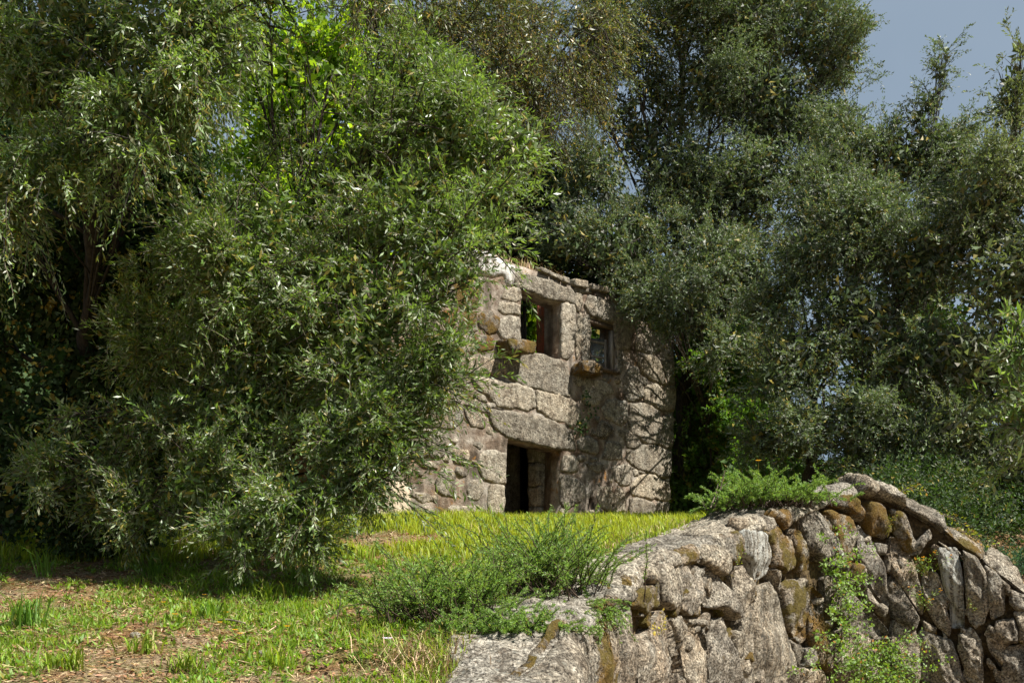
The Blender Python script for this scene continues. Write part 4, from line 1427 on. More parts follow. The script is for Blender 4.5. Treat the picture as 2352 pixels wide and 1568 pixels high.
far_tree('tallest dark olive tree standing behind the right end of the ruin', gbase(1560, 29),
         [(1400, 60, 120, 28), (1560, 30, 120, 28), (1700, 60, 140, 28), (1850, 60, 120, 27.5), (1915, 140, 90, 27.5), (1350, 200, 80, 28), (1480, 330, 75, 28.5), (1360, 400, 110, 28), (1640, 200, 120, 28),
          (1790, 240, 130, 27.5), (1910, 290, 80, 27.5), (1560, 400, 130, 28), (1720, 420, 150, 27.5), (1880, 430, 110, 27), (1310, 520, 90, 27.8), (1980, 60, 30, 27.5), (1600, -110, 200, 29, .25), (1850, -90, 150, 29, .25), (1430, 520, 110, 28), (1500, 190, 80, 28.5, .6), (1430, 270, 70, 28.5, .6), (1540, 270, 70, 28.5, .7)], 21, tr_=0.2)
far_tree('olive tree whose pale sprays hang over the right-hand corner of the ruin', gbase(1680, 29.5),
         [(1310, 545, 55, 26.2), (1400, 575, 80, 26.4), (1530, 615, 70, 26.2), (1495, 690, 45, 26.0, .7), (1600, 690, 55, 25.2, .55), (1650, 600, 90, 25.2, .8), (1660, 800, 65, 25.0, .6), (1505, 690, 55, 25.7, 1.2), (1535, 745, 40, 25.9, .9), (1590, 550, 100, 27.4), (1650, 680, 95, 28.6), (1470, 625, 50, 26.4, .7), (1590, 780, 60, 29),
          (1700, 570, 110, 27.6), (1690, 800, 85, 29), (1480, 545, 80, 27), (1560, 690, 40, 27.2, .5)], 22, tr_=0.11, per=2.6, fill=.8)
far_tree('broad silvery olive tree above the crest of the retaining wall', gbase(1835, 21.5),
         [(1985, 520, 140, 21.5), (2120, 610, 140, 21), (1860, 600, 110, 22), (1960, 740, 140, 21), (2110, 830, 140, 20.7), (1850, 830, 100, 21), (1785, 880, 70, 21), (1980, 960, 120, 20.5),
          (1850, 990, 90, 20.8), (2120, 1010, 110, 20.2), (2010, 1090, 80, 20), (2120, 1130, 70, 19.5), (1900, 470, 100, 22.5), (1780, 700, 80, 22), (1750, 1010, 55, 21.5)], 23, tr_=0.10)
far_tree('silvery olive tree filling the right edge of the picture', gbase(2330, 20.5),
         [(2260, 470, 120, 20.5), (2340, 380, 90, 20.5), (2300, 640, 140, 20), (2240, 820, 120, 19.8), (2360, 880, 130, 19.6), (2330, 1060, 110, 19.2), (2200, 980, 90, 19.5), (2460, 600, 200, 20),
          (2460, 1000, 160, 19.4), (2338, 190, 45, 20.5), (2328, 260, 50, 20.5), (2345, 120, 22, 20.5), (2230, 1110, 90, 19.3), (2270, 1190, 80, 18.8), (2150, 1180, 60, 19)], 24, tr_=0.11, shoots=70, shoot_len=.6, mat='olive_pale')
far_tree('slender olive tree with a single thin shoot against the grey sky', gbase(2080, 27),
         [(2050, 380, 110, 26.5), (2150, 330, 75, 26), (2200, 400, 90, 26), (2138, 235, 34, 26), (2158, 165, 20, 26), (2170, 125, 9, 26), (2105, 270, 26, 26), (2215, 300, 34, 26), (1960, 360, 90, 26.8)], 25, tr_=0.08, shoots=45, shoot_len=.55)
# greenery in the shade beside and beyond the house
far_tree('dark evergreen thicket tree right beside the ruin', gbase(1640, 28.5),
         [(1620, 940, 75, 29.5), (1620, 1070, 75, 29), (1700, 1070, 80, 27.5), (1640, 850, 80, 28.2), (1720, 960, 80, 27.6), (1590, 1130, 45, 28.5), (1790, 1080, 70, 26), (1650, 740, 80, 30), (1560, 980, 60, 29.5), (1565, 1100, 55, 29), (1575, 860, 60, 29.5)], 26, mat='lit_thicket_leaf', name='shade_tree', tr_=0.1,
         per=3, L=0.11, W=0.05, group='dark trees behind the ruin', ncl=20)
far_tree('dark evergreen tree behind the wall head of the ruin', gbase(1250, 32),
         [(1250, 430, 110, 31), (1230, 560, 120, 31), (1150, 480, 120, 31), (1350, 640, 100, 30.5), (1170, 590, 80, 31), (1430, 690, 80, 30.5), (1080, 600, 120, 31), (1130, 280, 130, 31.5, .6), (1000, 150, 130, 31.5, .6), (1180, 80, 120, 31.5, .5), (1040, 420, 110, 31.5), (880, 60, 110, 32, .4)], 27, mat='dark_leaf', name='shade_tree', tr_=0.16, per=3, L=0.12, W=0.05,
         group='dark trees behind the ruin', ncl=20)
far_tree('bright lime-green maple tree glowing through the olive branches', gbase(720, 25),
         [(700, 230, 140, 23.5), (620, 150, 100, 23.5), (800, 390, 130, 23.5), (760, 120, 110, 24), (560, 520, 100, 24), (450, 560, 70, 24), (880, 500, 110, 24), (700, 460, 110, 24), (640, 350, 110, 24), (900, 250, 130, 24.5),
          (500, 700, 90, 24.5), (760, 650, 110, 24.5), (980, 400, 110, 24.5)], 28, mat='maple_leaf', name='maple_tree', tr_=0.10, per=3, m=12, L=0.13, W=0.09, length=0.6, group=None, quad=True, ncl=18)
mp = far_tree('bright green maple tree seen through the large window opening', gbase(1215, 37),
         [(1210, 720, 80, 36), (1250, 800, 80, 36), (1180, 640, 70, 36.5), (1300, 720, 80, 37), (1240, 880, 60, 36)], 29, mat='maple_leaf', name='maple_tree', tr_=0.10, per=3, m=12, L=0.15, W=0.10, length=0.6, group=None, quad=True)

# farther trees: one kind built, then copied along the back of the clearing
def copy_tree(src, loc, rz, sc, label):
    c = src.copy()
    COL.objects.link(c)
    c.location = loc
    c.rotation_euler = (0, 0, rz)
    c.scale = (sc, sc, sc)
    c['label'] = label
    for ch in src.children:
        d = ch.copy()
        COL.objects.link(d)
        d.parent = c
    return c


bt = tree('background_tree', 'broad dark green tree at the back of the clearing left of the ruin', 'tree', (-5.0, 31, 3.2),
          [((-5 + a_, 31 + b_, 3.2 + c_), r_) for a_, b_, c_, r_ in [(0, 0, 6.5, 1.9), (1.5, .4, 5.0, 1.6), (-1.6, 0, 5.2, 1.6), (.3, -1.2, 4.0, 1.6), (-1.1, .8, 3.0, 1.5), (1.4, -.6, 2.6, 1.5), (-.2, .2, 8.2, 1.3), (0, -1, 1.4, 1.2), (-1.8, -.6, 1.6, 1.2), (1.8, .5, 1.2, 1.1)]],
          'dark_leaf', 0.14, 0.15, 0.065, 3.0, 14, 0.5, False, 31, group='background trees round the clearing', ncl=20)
for k, (x_, y_, rz, sc, lb) in enumerate([
        (-9.5, 27, 1.0, 1.2, 'dark tree behind the ivy-covered trunk at the left edge'), (-12.5, 22, 2.2, 1.25, 'dark tree beyond the left edge in deep shade'),
        (-8.0, 21.5, 3.0, .95, 'dark low tree in the shade behind the near olive'), (-1.0, 36, 4.0, 1.35, 'dark tree right behind the gable of the ruin'),
        (7.0, 36, 5.1, 1.1, 'dark tree between the tall olive and the right thicket'), (4.0, 42, .6, 1.3, 'dark tree farthest back behind the ruin'), (11.5, 30, 1.9, .85, 'dark tree behind the silvery olive by the wall'),
        (13.5, 24.5, 2.7, .7, 'low dark tree at the foot of the right-edge olive'), (9.2, 25.5, 3.7, .55, 'small dark tree under the broad silvery olive'), (-15, 30, .3, 1.5, 'large dark tree far behind the left edge')]):
    copy_tree(bt, (x_, y_, 3.1), rz, sc, lb)

# ------------------------------------------------------------------ ivy, trunk and mossy wall stub on the left
def ivy(name, label, pts, nrm, parent, seed, L=0.085):
    rng = np.random.default_rng(seed)
    n_ = len(pts)
    ld = norm(rng.normal(size=(n_, 3)) * 0.6 + np.array([0, 0, -0.8]) + nrm * 0.2)
    nv = norm(nrm + rng.normal(size=(n_, 3)) * 0.45)
    v_, f_, fs = leaves(pts, ld, nv, L * rng.uniform(0.6, 1.2, n_), L * 0.95 * rng.uniform(0.6, 1.2, n_), True)
    return obj(name, v_, f_, fs, M['ivy_leaf'], parent, label, rng.random(n_))


rng = np.random.default_rng(5)
b0 = gbase(240, 14.6)
n_ = 12000
hh = rng.uniform(0, 4.6, n_)
an = rng.uniform(0, 2 * math.pi, n_)
rr = 0.46 + 0.16 * rng.random(n_) + 0.12 * np.sin(hh * 2.1 + an * 2)
pp = b0 + np.stack([rr * np.cos(an), rr * np.sin(an), hh], 1)
o = ivy('ivy_climber', None, pp, np.stack([np.cos(an), np.sin(an), 0 * an], 1), None, 41)
tag(o, 'dark ivy climbing the shaded trunk at the left edge', 'ivy', kind='stuff')
ms = thing('wall_stub', 'mossy broken stone wall stub half hidden in ivy at the left edge', 'wall', tuple(gbase(-40, 15.2)))
k = 0
wb = gbase(-40, 15.2)
for row, (zz, hh_, x0_, wd_) in enumerate([(-.2, .75, -.95, 1.25), (.57, .6, -.85, 1.05), (1.19, .66, -1.0, 1.2), (1.87, .5, -.8, .98), (2.38, .46, -.95, 1.15), (2.86, .34, -.75, .8)]):
    xa, ya, za = wb[0] + x0_, wb[1] - .3 + rng.uniform(-.05, .05), wb[2] + zz
    tl_ = rng.uniform(-.08, .08)
    c8 = np.array([(xa, ya, za), (xa, ya + .6, za), (xa + wd_, ya + .6, za + tl_), (xa + wd_, ya, za + tl_), (xa + .05, ya, za + hh_), (xa, ya + .6, za + hh_), (xa + wd_ - .1, ya + .6, za + hh_ + tl_), (xa + wd_ - .06, ya, za + hh_ + tl_)])
    block('stone', c8, M['granite_mossy'], ms, None, 6, 0.10, 200 + k, .22)
    k += 1
n_ = 2600
pp = np.stack([wb[0] + rng.uniform(-1.3, .75, n_), wb[1] - .42 - .12 * rng.random(n_), wb[2] + rng.uniform(0, 1, n_) ** .8 * 2.0], 1)
keep = (pp[:, 2] < wb[2] + 1.5) | (rng.random(n_) < .4) | (pp[:, 0] > wb[0] + .3)
pp = np.concatenate([pp[keep], np.stack([wb[0] + .2 + .4 * rng.random(700), wb[1] - .3 + .3 * rng.random(700), wb[2] + 3.4 * rng.random(700)], 1)])
o = ivy('ivy_climber', None, pp, np.tile(np.array([.1, -1, .1]), (len(pp), 1)), None, 46)
tag(o, 'ivy smothering the foot of the mossy wall stub', 'ivy', kind='stuff')
# ivy bank in the deep shade under the left trees
n_ = 30000
xx = rng.uniform(-12, -3.6, n_)
zz = rng.uniform(0, 1, n_) ** 0.8 * (2.6 + 1.2 * fbm(np.stack([xx, xx * 0, xx * 0], 1), 0.8, 2, 3))
yy = 17.5 + 0.5 * fbm(np.stack([xx, zz, xx * 0], 1), 0.9, 3, 8) + 0.25 * zz + rng.normal(size=n_) * 0.25
gz = ground(xx, yy)
o = ivy('ivy_bank', None, np.stack([xx, yy, gz + zz], 1), np.tile(np.array([0.2, -1, 0.2]), (n_, 1)), None, 42, 0.13)
tag(o, 'bank of dark ivy in deep shade behind the left trunk', 'ivy', kind='stuff')
n_ = 7000
xx = rng.uniform(6.2, 12, n_)
yy = 17.1 + rng.uniform(0, 2.6, n_) + 0.2 * (xx - 6)
zz = rng.random(n_) * (1.0 + 0.5 * fbm(np.stack([xx, yy, xx * 0], 1), 0.8, 2, 3))
pb_ = np.stack([xx, yy, ground(xx, yy) + zz], 1)
v_, f_, fs = spray_leaves(rng, pb_, norm(rng.normal(size=pb_.shape) + np.array([0, -.3, .6])), np.full(n_, .25), 5, .085, .03)
o = obj('undergrowth', v_, f_, fs, M['dark_leaf'], None, None, rng.random(len(f_)))
tag(o, 'low olive suckers and undergrowth behind the falling end of the wall', 'undergrowth', kind='stuff')
n_ = 14000
px_ = rng.uniform(1545, 2000, n_)
yy = rng.uniform(28.0, 30.5, n_) - np.clip((px_ - 1640) / 60, 0, 1) * 6
xx = (px_ - CX) / F * yy
zz = rng.random(n_) ** 1.3 * 1.3
o = ivy('undergrowth', None, np.stack([xx, yy, ground(xx, yy) + zz], 1), np.tile(np.array([0.2, -.6, 0.7]), (n_, 1)), None, 44, 0.11)
o.data.materials[0] = M['lit_thicket_leaf']
tag(o, 'leafy green undergrowth beside the right end of the ruin', 'undergrowth', kind='stuff')

# small creeper on the front of the house, dry grass on the wall head
a = hp('F4', [(700, 380), (780, 400), (760, 470), (720, 500), (800, 180), (850, 250), (830, 320), (790, 100), (680, 420), (740, 470)])
pc = a[rng.integers(0, len(a), 150)] + rng.normal(size=(150, 2)) * np.array([.07, .09])
o = ivy('ivy_sprig', None, h_map(pc, np.full(150, .13) + rng.random(150) * .06), np.tile(np.append(HN, 0.3), (150, 1)), None, 45, 0.075)
tag(o, 'small green creeper hanging on the house front above the door', 'ivy', kind='stuff')


def blades(name, rng, pos, h, width, mat, parent=None, lean=0.45, seg3=True, dirs=None):
    """bent tapering grass blades"""
    n_ = len(pos)
    an_ = rng.uniform(0, 2 * math.pi, n_)
    d_ = np.stack([np.cos(an_), np.sin(an_), 0 * an_], 1)
    if dirs is not None:
        d_ = norm(d_ * 0.6 + dirs)
    s_ = np.stack([-d_[:, 1], d_[:, 0], 0 * an_], 1)
    tw = rng.uniform(-1, 1, n_)[:, None]
    s_ = norm(s_ + d_ * tw)
    h = np.broadcast_to(h, (n_,))[:, None]
    ln_ = (lean * rng.uniform(0.2, 1.6, n_))[:, None] * h
    up_ = np.array([0, 0, 1.0])
    wv = np.broadcast_to(width, (n_,))[:, None] * rng.uniform(0.6, 1.3, (n_, 1))
    b0_, m0_, t0_ = pos, pos + up_ * h * 0.6 + d_ * ln_ * 0.35, pos + up_ * h * (1 - 0.25 * np.clip(ln_ / h, 0, 1.5)) + d_ * ln_
    V = np.stack([b0_ - s_ * wv * .5, b0_ + s_ * wv * .5, m0_ + s_ * wv * .42, m0_ - s_ * wv * .42, t0_], 1).reshape(-1, 3)
    k_ = np.arange(n_)[:, None] * 5
    f_ = np.concatenate([k_ + np.array([0, 1, 2]), k_ + np.array([0, 2, 3]), k_ + np.array([3, 2, 4])])
    r_ = np.tile(rng.random(n_), 3)
    return obj(name, V, f_, 3, M[mat], parent, None, r_)


# ------------------------------------------------------------------ grass, litter, weeds
rng = np.random.default_rng(77)


def scatter(n_, y0, y1, pow_=1.0):
    yy_ = y0 + (y1 - y0) * rng.random(n_) ** pow_
    k0, k1 = -0.53, 0.22
    xx_ = yy_ * rng.uniform(k0, k1, n_)
    return xx_, yy_


def grass_mask(x_, y_):
    p_ = np.stack([x_, y_, 0 * x_], 1)
    m_ = 0.5 + 0.40 * fbm(p_, 0.75, 3, 14) + 0.35 * fbm(p_, 2.6, 3, 24)
    m_ += 0.55 * np.clip((y_ - 13.5) / 4, 0, 1)
    m_ += 0.30 * np.clip((x_ + 2.6) / 2.0, 0, 1)
    m_ -= 0.22 * np.clip((-x_ - 2.2) / 1.5, 0, 1) * (y_ < 14)
    px_ = CX + x_ / y_ * F
    m_ -= 0.9 * np.exp(-((x_ + 1.75) / 0.9) ** 2 - ((y_ - 16.5) / 1.4) ** 2)     # worn brown patch under the olive's edge
    return m_


def grow(n_, y0, y1, thr, hmin, hmax, wid, mat, name, label, lean=0.5, pow_=1.0, soft=0.25):
    x_, y_ = scatter(n_, y0, y1, pow_)
    sd_, _ = wall_signed(x_, y_)
    m_ = grass_mask(x_, y_)
    ok = (sd_ < -1.02) & (m_ > thr + rng.uniform(-soft, soft, n_))
    x_, y_, m_ = x_[ok], y_[ok], m_[ok]
    hd = (np.stack([x_, y_], 1) - HP) @ HN
    ok = hd > 0.05
    x_, y_, m_ = x_[ok], y_[ok], m_[ok]
    z_ = ground(x_, y_)
    h_ = rng.uniform(hmin, hmax, len(x_)) * (0.7 + 0.5 * np.clip(m_, 0, 1.2))
    o_ = blades(name, rng, np.stack([x_, y_, z_ - .01], 1), h_, wid, mat, None, lean)
    tag(o_, label, 'grass', kind='stuff')
    return o_


grow(52000, 7.6, 14.5, 0.62, 0.05, 0.15, 0.009, 'grass', 'grass', 'short yellow-green grass in patches across the near slope', 0.6)
M['sun_grass'] = leaf('sun_grass', (0.24, 0.315, 0.022), (0.25, 0.32, 0.03), (0.52, 0.58, 0.03), 0.42, 0.5, 0.3, 0.5, odd=(0.45, 0.38, 0.14), oddp=0.08)  # brighter copy of the grass, sunlight put into its colour
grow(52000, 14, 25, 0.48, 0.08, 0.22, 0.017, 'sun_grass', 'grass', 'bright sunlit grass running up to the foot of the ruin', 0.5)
grow(9000, 7.6, 14, 0.30, 0.04, 0.12, 0.007, 'dark_grass', 'grass', 'thin darker grass scattered over the bare ground', 0.7, soft=0.4)


grow(30000, 7.6, 15, 0.1, 0.015, 0.05, 0.006, 'straw', 'dry_grass', 'matted dry thatch between the green grass', 1.6, soft=0.5)


def flat_bits(n_, y0, y1, L, W, mat, name, label, thr=0.9, tilt=0.25):
    x_, y_ = scatter(n_, y0, y1)
    sd_, _ = wall_signed(x_, y_)
    m_ = grass_mask(x_, y_)
    ok = (sd_ < -1.0) & (m_ < thr + rng.uniform(-.3, .3, n_))
    x_, y_ = x_[ok], y_[ok]
    z_ = ground(x_, y_) + 0.012 + 0.02 * rng.random(len(x_))
    an_ = rng.uniform(0, 2 * math.pi, len(x_))
    ld = norm(np.stack([np.cos(an_), np.sin(an_), rng.normal(size=len(x_)) * tilt], 1))
    nv = norm(np.stack([rng.normal(size=len(x_)) * .4, rng.normal(size=len(x_)) * .4, np.ones(len(x_))], 1))
    v_, f_, fs = leaves(np.stack([x_, y_, z_], 1), ld, nv, L * rng.uniform(.5, 1.5, len(x_)), W * rng.uniform(.6, 1.4, len(x_)), True)
    o_ = obj(name, v_, f_, fs, M[mat], None, None, rng.random(len(f_)))
    tag(o_, label, 'litter', kind='stuff')


flat_bits(26000, 7.6, 18, 0.12, 0.006, 'straw', 'dry_straw', 'dry straw and cut grass strewn over the slope')
flat_bits(30000, 7.6, 18, 0.045, 0.022, 'dead_leaf', 'dead_leaves', 'brown fallen leaves littering the slope')


def rosettes(n_, y0, y1, label):
    x_, y_ = scatter(n_, y0, y1)
    sd_, _ = wall_signed(x_, y_)
    m_ = grass_mask(x_, y_)
    ok = (sd_ < -1.0) & (m_ > 0.3 + rng.uniform(-.2, .2, n_))
    x_, y_ = x_[ok], y_[ok]
    c_ = np.stack([x_, y_, ground(x_, y_)], 1)
    kx = rng.integers(5, 10, len(c_))
    c_ = np.repeat(c_, kx, 0)
    an_ = rng.uniform(0, 2 * math.pi, len(c_))
    el = rng.uniform(0.15, 1.1, len(c_))
    ld = np.stack([np.cos(an_) * np.cos(el), np.sin(an_) * np.cos(el), np.sin(el)], 1)
    nv = norm(np.array([0, 0, 1.0]) - ld * ld[:, 2:3] + rng.normal(size=ld.shape) * .25)
    L_ = rng.uniform(0.025, 0.10, len(c_)) * rng.uniform(.6, 1.2)
    v_, f_, fs = leaves(c_, ld, nv, L_, L_ * rng.uniform(.2, .36, len(c_)), True)
    o_ = obj('weeds', v_, f_, fs, M['weed'], None, None, rng.random(len(f_)))
    tag(o_, label, 'weeds', kind='stuff')


rosettes(9000, 7.6, 14, 'low broad-leaved weeds among the near grass')
rosettes(1200, 14, 19, 'low broad-leaved weeds in the brighter grass farther up')

# distinct tall tufts
TUF = [(60, 1440, 'bright green grass tuft at the left edge, tallest of the near tufts', .42, 90, 'dark_grass'),
       (110, 1325, 'thin grass tuft rising from the shade line at the far left', .50, 34, 'dark_grass'),
       (350, 1330, 'arching grass tuft at the shade line under the near olive', .46, 60, 'dark_grass'),
       (480, 1420, 'broad-bladed weed tuft below the middle of the near olive', .22, 40, 'weed'),
       (610, 1380, 'sunlit grass tuft right below the tip of the near olive', .26, 60, 'grass'),
       (150, 1540, 'pale green grass tuft near the bottom left corner', .24, 70, 'grass'),
       (430, 1545, 'spreading grass tuft at the bottom edge left of centre', .22, 80, 'grass'),
       (640, 1540, 'upright grass tuft at the bottom edge right of the yellow flowers', .28, 60, 'grass'),
       (700, 1335, 'dark-leaved grass tuft touching the olive leaves', .24, 50, 'weed'),
       (840, 1290, 'light grass tuft beside the left rosemary shoots', .30, 50, 'grass'),
       (330, 1500, 'dense grass tuft among the straw near the bottom left', .22, 70, 'grass')]


def ray_ground(px, py):
    lo_, hi_ = 5.0, 24.0
    Ys = np.linspace(lo_, hi_, 400)
    x_ = (px - CX) / F * Ys
    zr = EYE + (HY - py) / F * Ys
    d_ = zr - ground(x_, Ys)
    k_ = np.nonzero(d_ < 0)[0]
    k_ = k_[0] if len(k_) else -1
    return np.array([x_[k_], Ys[k_], ground(x_[k_:k_ + 1] if k_ >= 0 else x_[-1:], Ys[k_:k_ + 1] if k_ >= 0 else Ys[-1:])[0]])


for px, py, lb, h_, nb, mt in TUF:
    c_ = ray_ground(px, py)
    t_ = thing('grass_tuft', lb, 'grass tuft', tuple(c_), 'tall grass tufts on the near slope')
    pos = c_ + np.stack([rng.normal(size=nb) * .07, rng.normal(size=nb) * .05, np.zeros(nb) - .01], 1)
    o = blades('blades', rng, pos, h_ * rng.uniform(.5, 1.1, nb), 0.014 if mt != 'weed' else 0.035, mt, t_, 0.55)
    o['kind'] = 'stuff'

# small yellow flowers in the grass
fl0 = None
FLW = [(560, 1358), (590, 1372), (470, 1380), (375, 1398), (465, 1418), (520, 1422), (540, 1462), (552, 1470), (402, 1425), (505, 1445), (660, 1455), (250, 1395), (960, 1330), (1010, 1335), (880, 1430)]


def flower_mesh(parent, petals=9, r_=0.022, mat='petal', h_=0.06, center=True):
    c_ = np.array(parent.location) + np.array([0, 0, h_])
    an_ = np.linspace(0, 2 * math.pi, petals, endpoint=False)
    r_ = r_ * 1.35
    ld = norm(np.stack([np.cos(an_), np.sin(an_), 0.25 + 0 * an_], 1))
    v_, f_, fs = leaves(np.tile(c_, (petals, 1)), ld, np.tile(np.array([0, -0.3, 1.0]), (petals, 1)), r_, r_ * .55, True)
    obj('petals', v_, f_, fs, M[mat], parent, None, np.full(len(f_), .5))
    b_ = Batch()
    b_.tube(np.array([parent.location, c_]), [0.003, 0.002], 4)
    b_.build('stem', 4, M['weed'], parent)


for k, (px, py) in enumerate(FLW):
    c_ = ray_ground(px, py)
    if fl0 is None:
        fl0 = thing('yellow_flower', 'small yellow daisy flower in the patchy grass of the near slope', 'flower', tuple(c_), 'small yellow flowers in the grass')
        flower_mesh(fl0)
    else:
        t_ = fl0.copy()
        COL.objects.link(t_)
        t_.location = c_
        for ch in fl0.children:
            d_ = ch.copy()
            COL.objects.link(d_)
            d_.parent = t_

# ------------------------------------------------------------------ rosemary and other wall plants
def needle_bush(name, label, cat, root, stems, nleaf, L, W, mat, seed, group=None, twigm='dark_twig'):
    """stems: list of polylines; short needles set all round every stem"""
    rng = np.random.default_rng(seed)
    t_ = thing(name, label, cat, tuple(root), group)
    b_ = Batch()
    P_, D_ = [], []
    for st in stems:
        st = np.asarray(st)
        b_.tube(st, np.linspace(0.007, 0.0025, len(st)), 4)
        u_ = rng.uniform(0.22, 1.0, nleaf) * (len(st) - 1)
        i_ = np.minimum(u_.astype(int), len(st) - 2)
        fr = (u_ - i_)[:, None]
        P_.append(st[i_] * (1 - fr) + st[i_ + 1] * fr)
        D_.append(norm(st[i_ + 1] - st[i_]))
    P_, D_ = np.concatenate(P_), np.concatenate(D_)
    side = norm(np.cross(D_, rng.normal(size=D_.shape)))
    ang = rng.uniform(0.5, 1.1, (len(P_), 1))
    ld = norm(D_ * np.cos(ang) + side * np.sin(ang))
    nv = norm(np.cross(ld, rng.normal(size=ld.shape)))
    sc = rng.uniform(.6, 1.2, len(P_))
    v_, f_, fs = leaves(P_, ld, nv, L * sc, W * sc, True)
    o_ = b_.build('stems', 4, M[twigm], t_)
    o_['kind'] = 'stuff'
    o_ = obj('needles', v_, f_, fs, M[mat], t_, None, rng.random(len(f_)))
    o_['kind'] = 'stuff'
    return t_


def arching(rng, root, n_, spread, rise, length, bias=(0, 0, 0), sag=0.35):
    st = []
    for _ in range(n_):
        a_ = rng.uniform(0, 2 * math.pi)
        r0 = np.array(root) + np.array([rng.normal() * spread[0], rng.normal() * spread[1], 0])
        d_ = norm(np.array([math.cos(a_) + bias[0], math.sin(a_) * .8 + bias[1], rise * rng.uniform(.3, 1.5) + bias[2]]))
        ln_ = length * rng.uniform(.45, 1.1)
        p1 = r0 + d_ * ln_ * .55 + np.array([0, 0, .12 * ln_])
        p2 = r0 + d_ * ln_ - np.array([0, 0, sag * ln_ * rng.uniform(0, 1)])
        s_ = bez(r0, p1, p2, 9)
        s_[1:] += rng.normal(size=(8, 3)) * 0.008
        st.append(s_)
    return st


rg = np.random.default_rng(91)


def on_wall(px, py, Y):
    return P(px, py, Y)


r1 = P(1010, 1425, 10.0)
st = arching(rg, r1, 180, (.28, .25), 1.3, .85, (-.15, -.2, 0)) + arching(rg, P(1130, 1440, 10.0), 150, (.34, .25), .8, .55, (.1, -.3, 0), .5)
needle_bush('rosemary_bush', 'feathery green rosemary bush sprawling over the near wall head, left and low', 'bush', r1, st, 150, .036, .008, 'rosemary', 51, 'rosemary bushes on the wall')
st = arching(rg, P(1190, 1465, 9.35), 170, (.20, .10), .8, .42, (0, -.2, 0), .6) + arching(rg, P(1090, 1470, 9.4), 90, (.14, .1), .8, .4, (-.1, -.2, 0), .5)
needle_bush('rosemary_bush', 'lowest rosemary clump spilling over the flat near end of the wall', 'bush', P(1190, 1465, 9.35), st, 170, .034, .0065, 'rosemary', 55, 'rosemary bushes on the wall')
r2 = P(1265, 1380, 10.9)
st = arching(rg, r2, 230, (.24, .22), 1.7, 1.05, (.05, -.15, .1)) + arching(rg, P(1330, 1400, 10.4), 60, (.14, .14), .3, .55, (.35, -.4, -.1), .7)
needle_bush('rosemary_bush', 'taller rosemary bush in front of the doorway, trailing over the wall edge', 'bush', r2, st, 150, .036, .008, 'rosemary', 52, 'rosemary bushes on the wall')
r3 = P(1770, 1165, 15.4)
st = arching(rg, r3, 170, (.36, .2), 1.0, .72, (.1, -.1, .05)) + arching(rg, P(1690, 1175, 15.4), 50, (.22, .15), .7, .5, (-.3, 0, 0)) + arching(rg, P(1840, 1150, 15.7), 60, (.2, .15), .5, .4, (.2, 0, 0))
needle_bush('rosemary_bush', 'low bright green rosemary bush on the wall just before its crest', 'bush', r3, st, 180, .042, .009, 'rosemary', 53, 'rosemary bushes on the wall')
r4 = P(2320, 1340, 17.3)
st = arching(rg, r4, 70, (.5, .3), 1.4, .75, (0, -.1, .1), .1) + arching(rg, P(2250, 1310, 17.4), 40, (.2, .2), 1.2, .55, (-.1, 0, 0), .1) + arching(rg, P(2420, 1340, 17.2), 60, (.4, .3), 1.4, .8)
needle_bush('yew_bush', 'blue-green needle-leaved bush behind the falling end of the wall', 'bush', r4, st, 170, .045, .009, 'blue_needle', 54)


def leafy_plant(name, label, cat, root, stems, nleaf, L, W, mat, seed, group=None, twigm='twig', rad=.004, blossoms=None, r_bl=.02, flowermat='petal'):
    rng = np.random.default_rng(seed)
    t_ = thing(name, label, cat, tuple(root), group)
    b_ = Batch()
    P_, D_ = [], []
    for st_ in stems:
        st_ = np.asarray(st_)
        b_.tube(st_, np.linspace(rad, rad * .4, len(st_)), 4)
        u_ = rng.uniform(0.1, 1.0, nleaf) * (len(st_) - 1)
        i_ = np.minimum(u_.astype(int), len(st_) - 2)
        fr = (u_ - i_)[:, None]
        P_.append(st_[i_] * (1 - fr) + st_[i_ + 1] * fr)
        D_.append(norm(st_[i_ + 1] - st_[i_]))
    P_, D_ = np.concatenate(P_), np.concatenate(D_)
    side = norm(np.cross(D_, rng.normal(size=D_.shape)))
    ld = norm(D_ * .5 + side)
    nv = rng.normal(size=ld.shape) * .5 + np.array([.15, -.4, .7])
    nv = norm(nv - (nv * ld).sum(-1, keepdims=True) * ld)
    sc = rng.uniform(.55, 1.2, len(P_))
    pz = P_ + side * L * .4
    v_, f_, fs = leaves(pz, ld, nv, L * sc, W * sc, True)
    o_ = b_.build('stems', 4, M[twigm], t_)
    o_['kind'] = 'stuff'
    o_ = obj('foliage', v_, f_, fs, M[mat], t_, None, rng.random(len(f_)))
    o_['kind'] = 'stuff'
    if blossoms is not None:
        for c_ in blossoms:
            n_ = 9
            an_ = rng.uniform(0, 2 * math.pi, n_)
            ld = norm(np.stack([np.cos(an_), np.sin(an_) - .2, .3 + .5 * rng.random(n_)], 1))
            v_, f_, fs = leaves(np.tile(c_, (n_, 1)), ld, norm(rng.normal(size=(n_, 3)) + np.array([0, -.5, 1])), r_bl, r_bl * .6, True)
            obj('flower_head', v_, f_, fs, M[flowermat], t_, None, np.full(n_, .5))
    return t_


def onface(px, py, out_=0.15):
    s_, g_ = w_sg(px * 4096 / 2352, py * 4096 / 2352)
    return w_map(np.array([[s_, g_]]), np.array([out_]))[0]


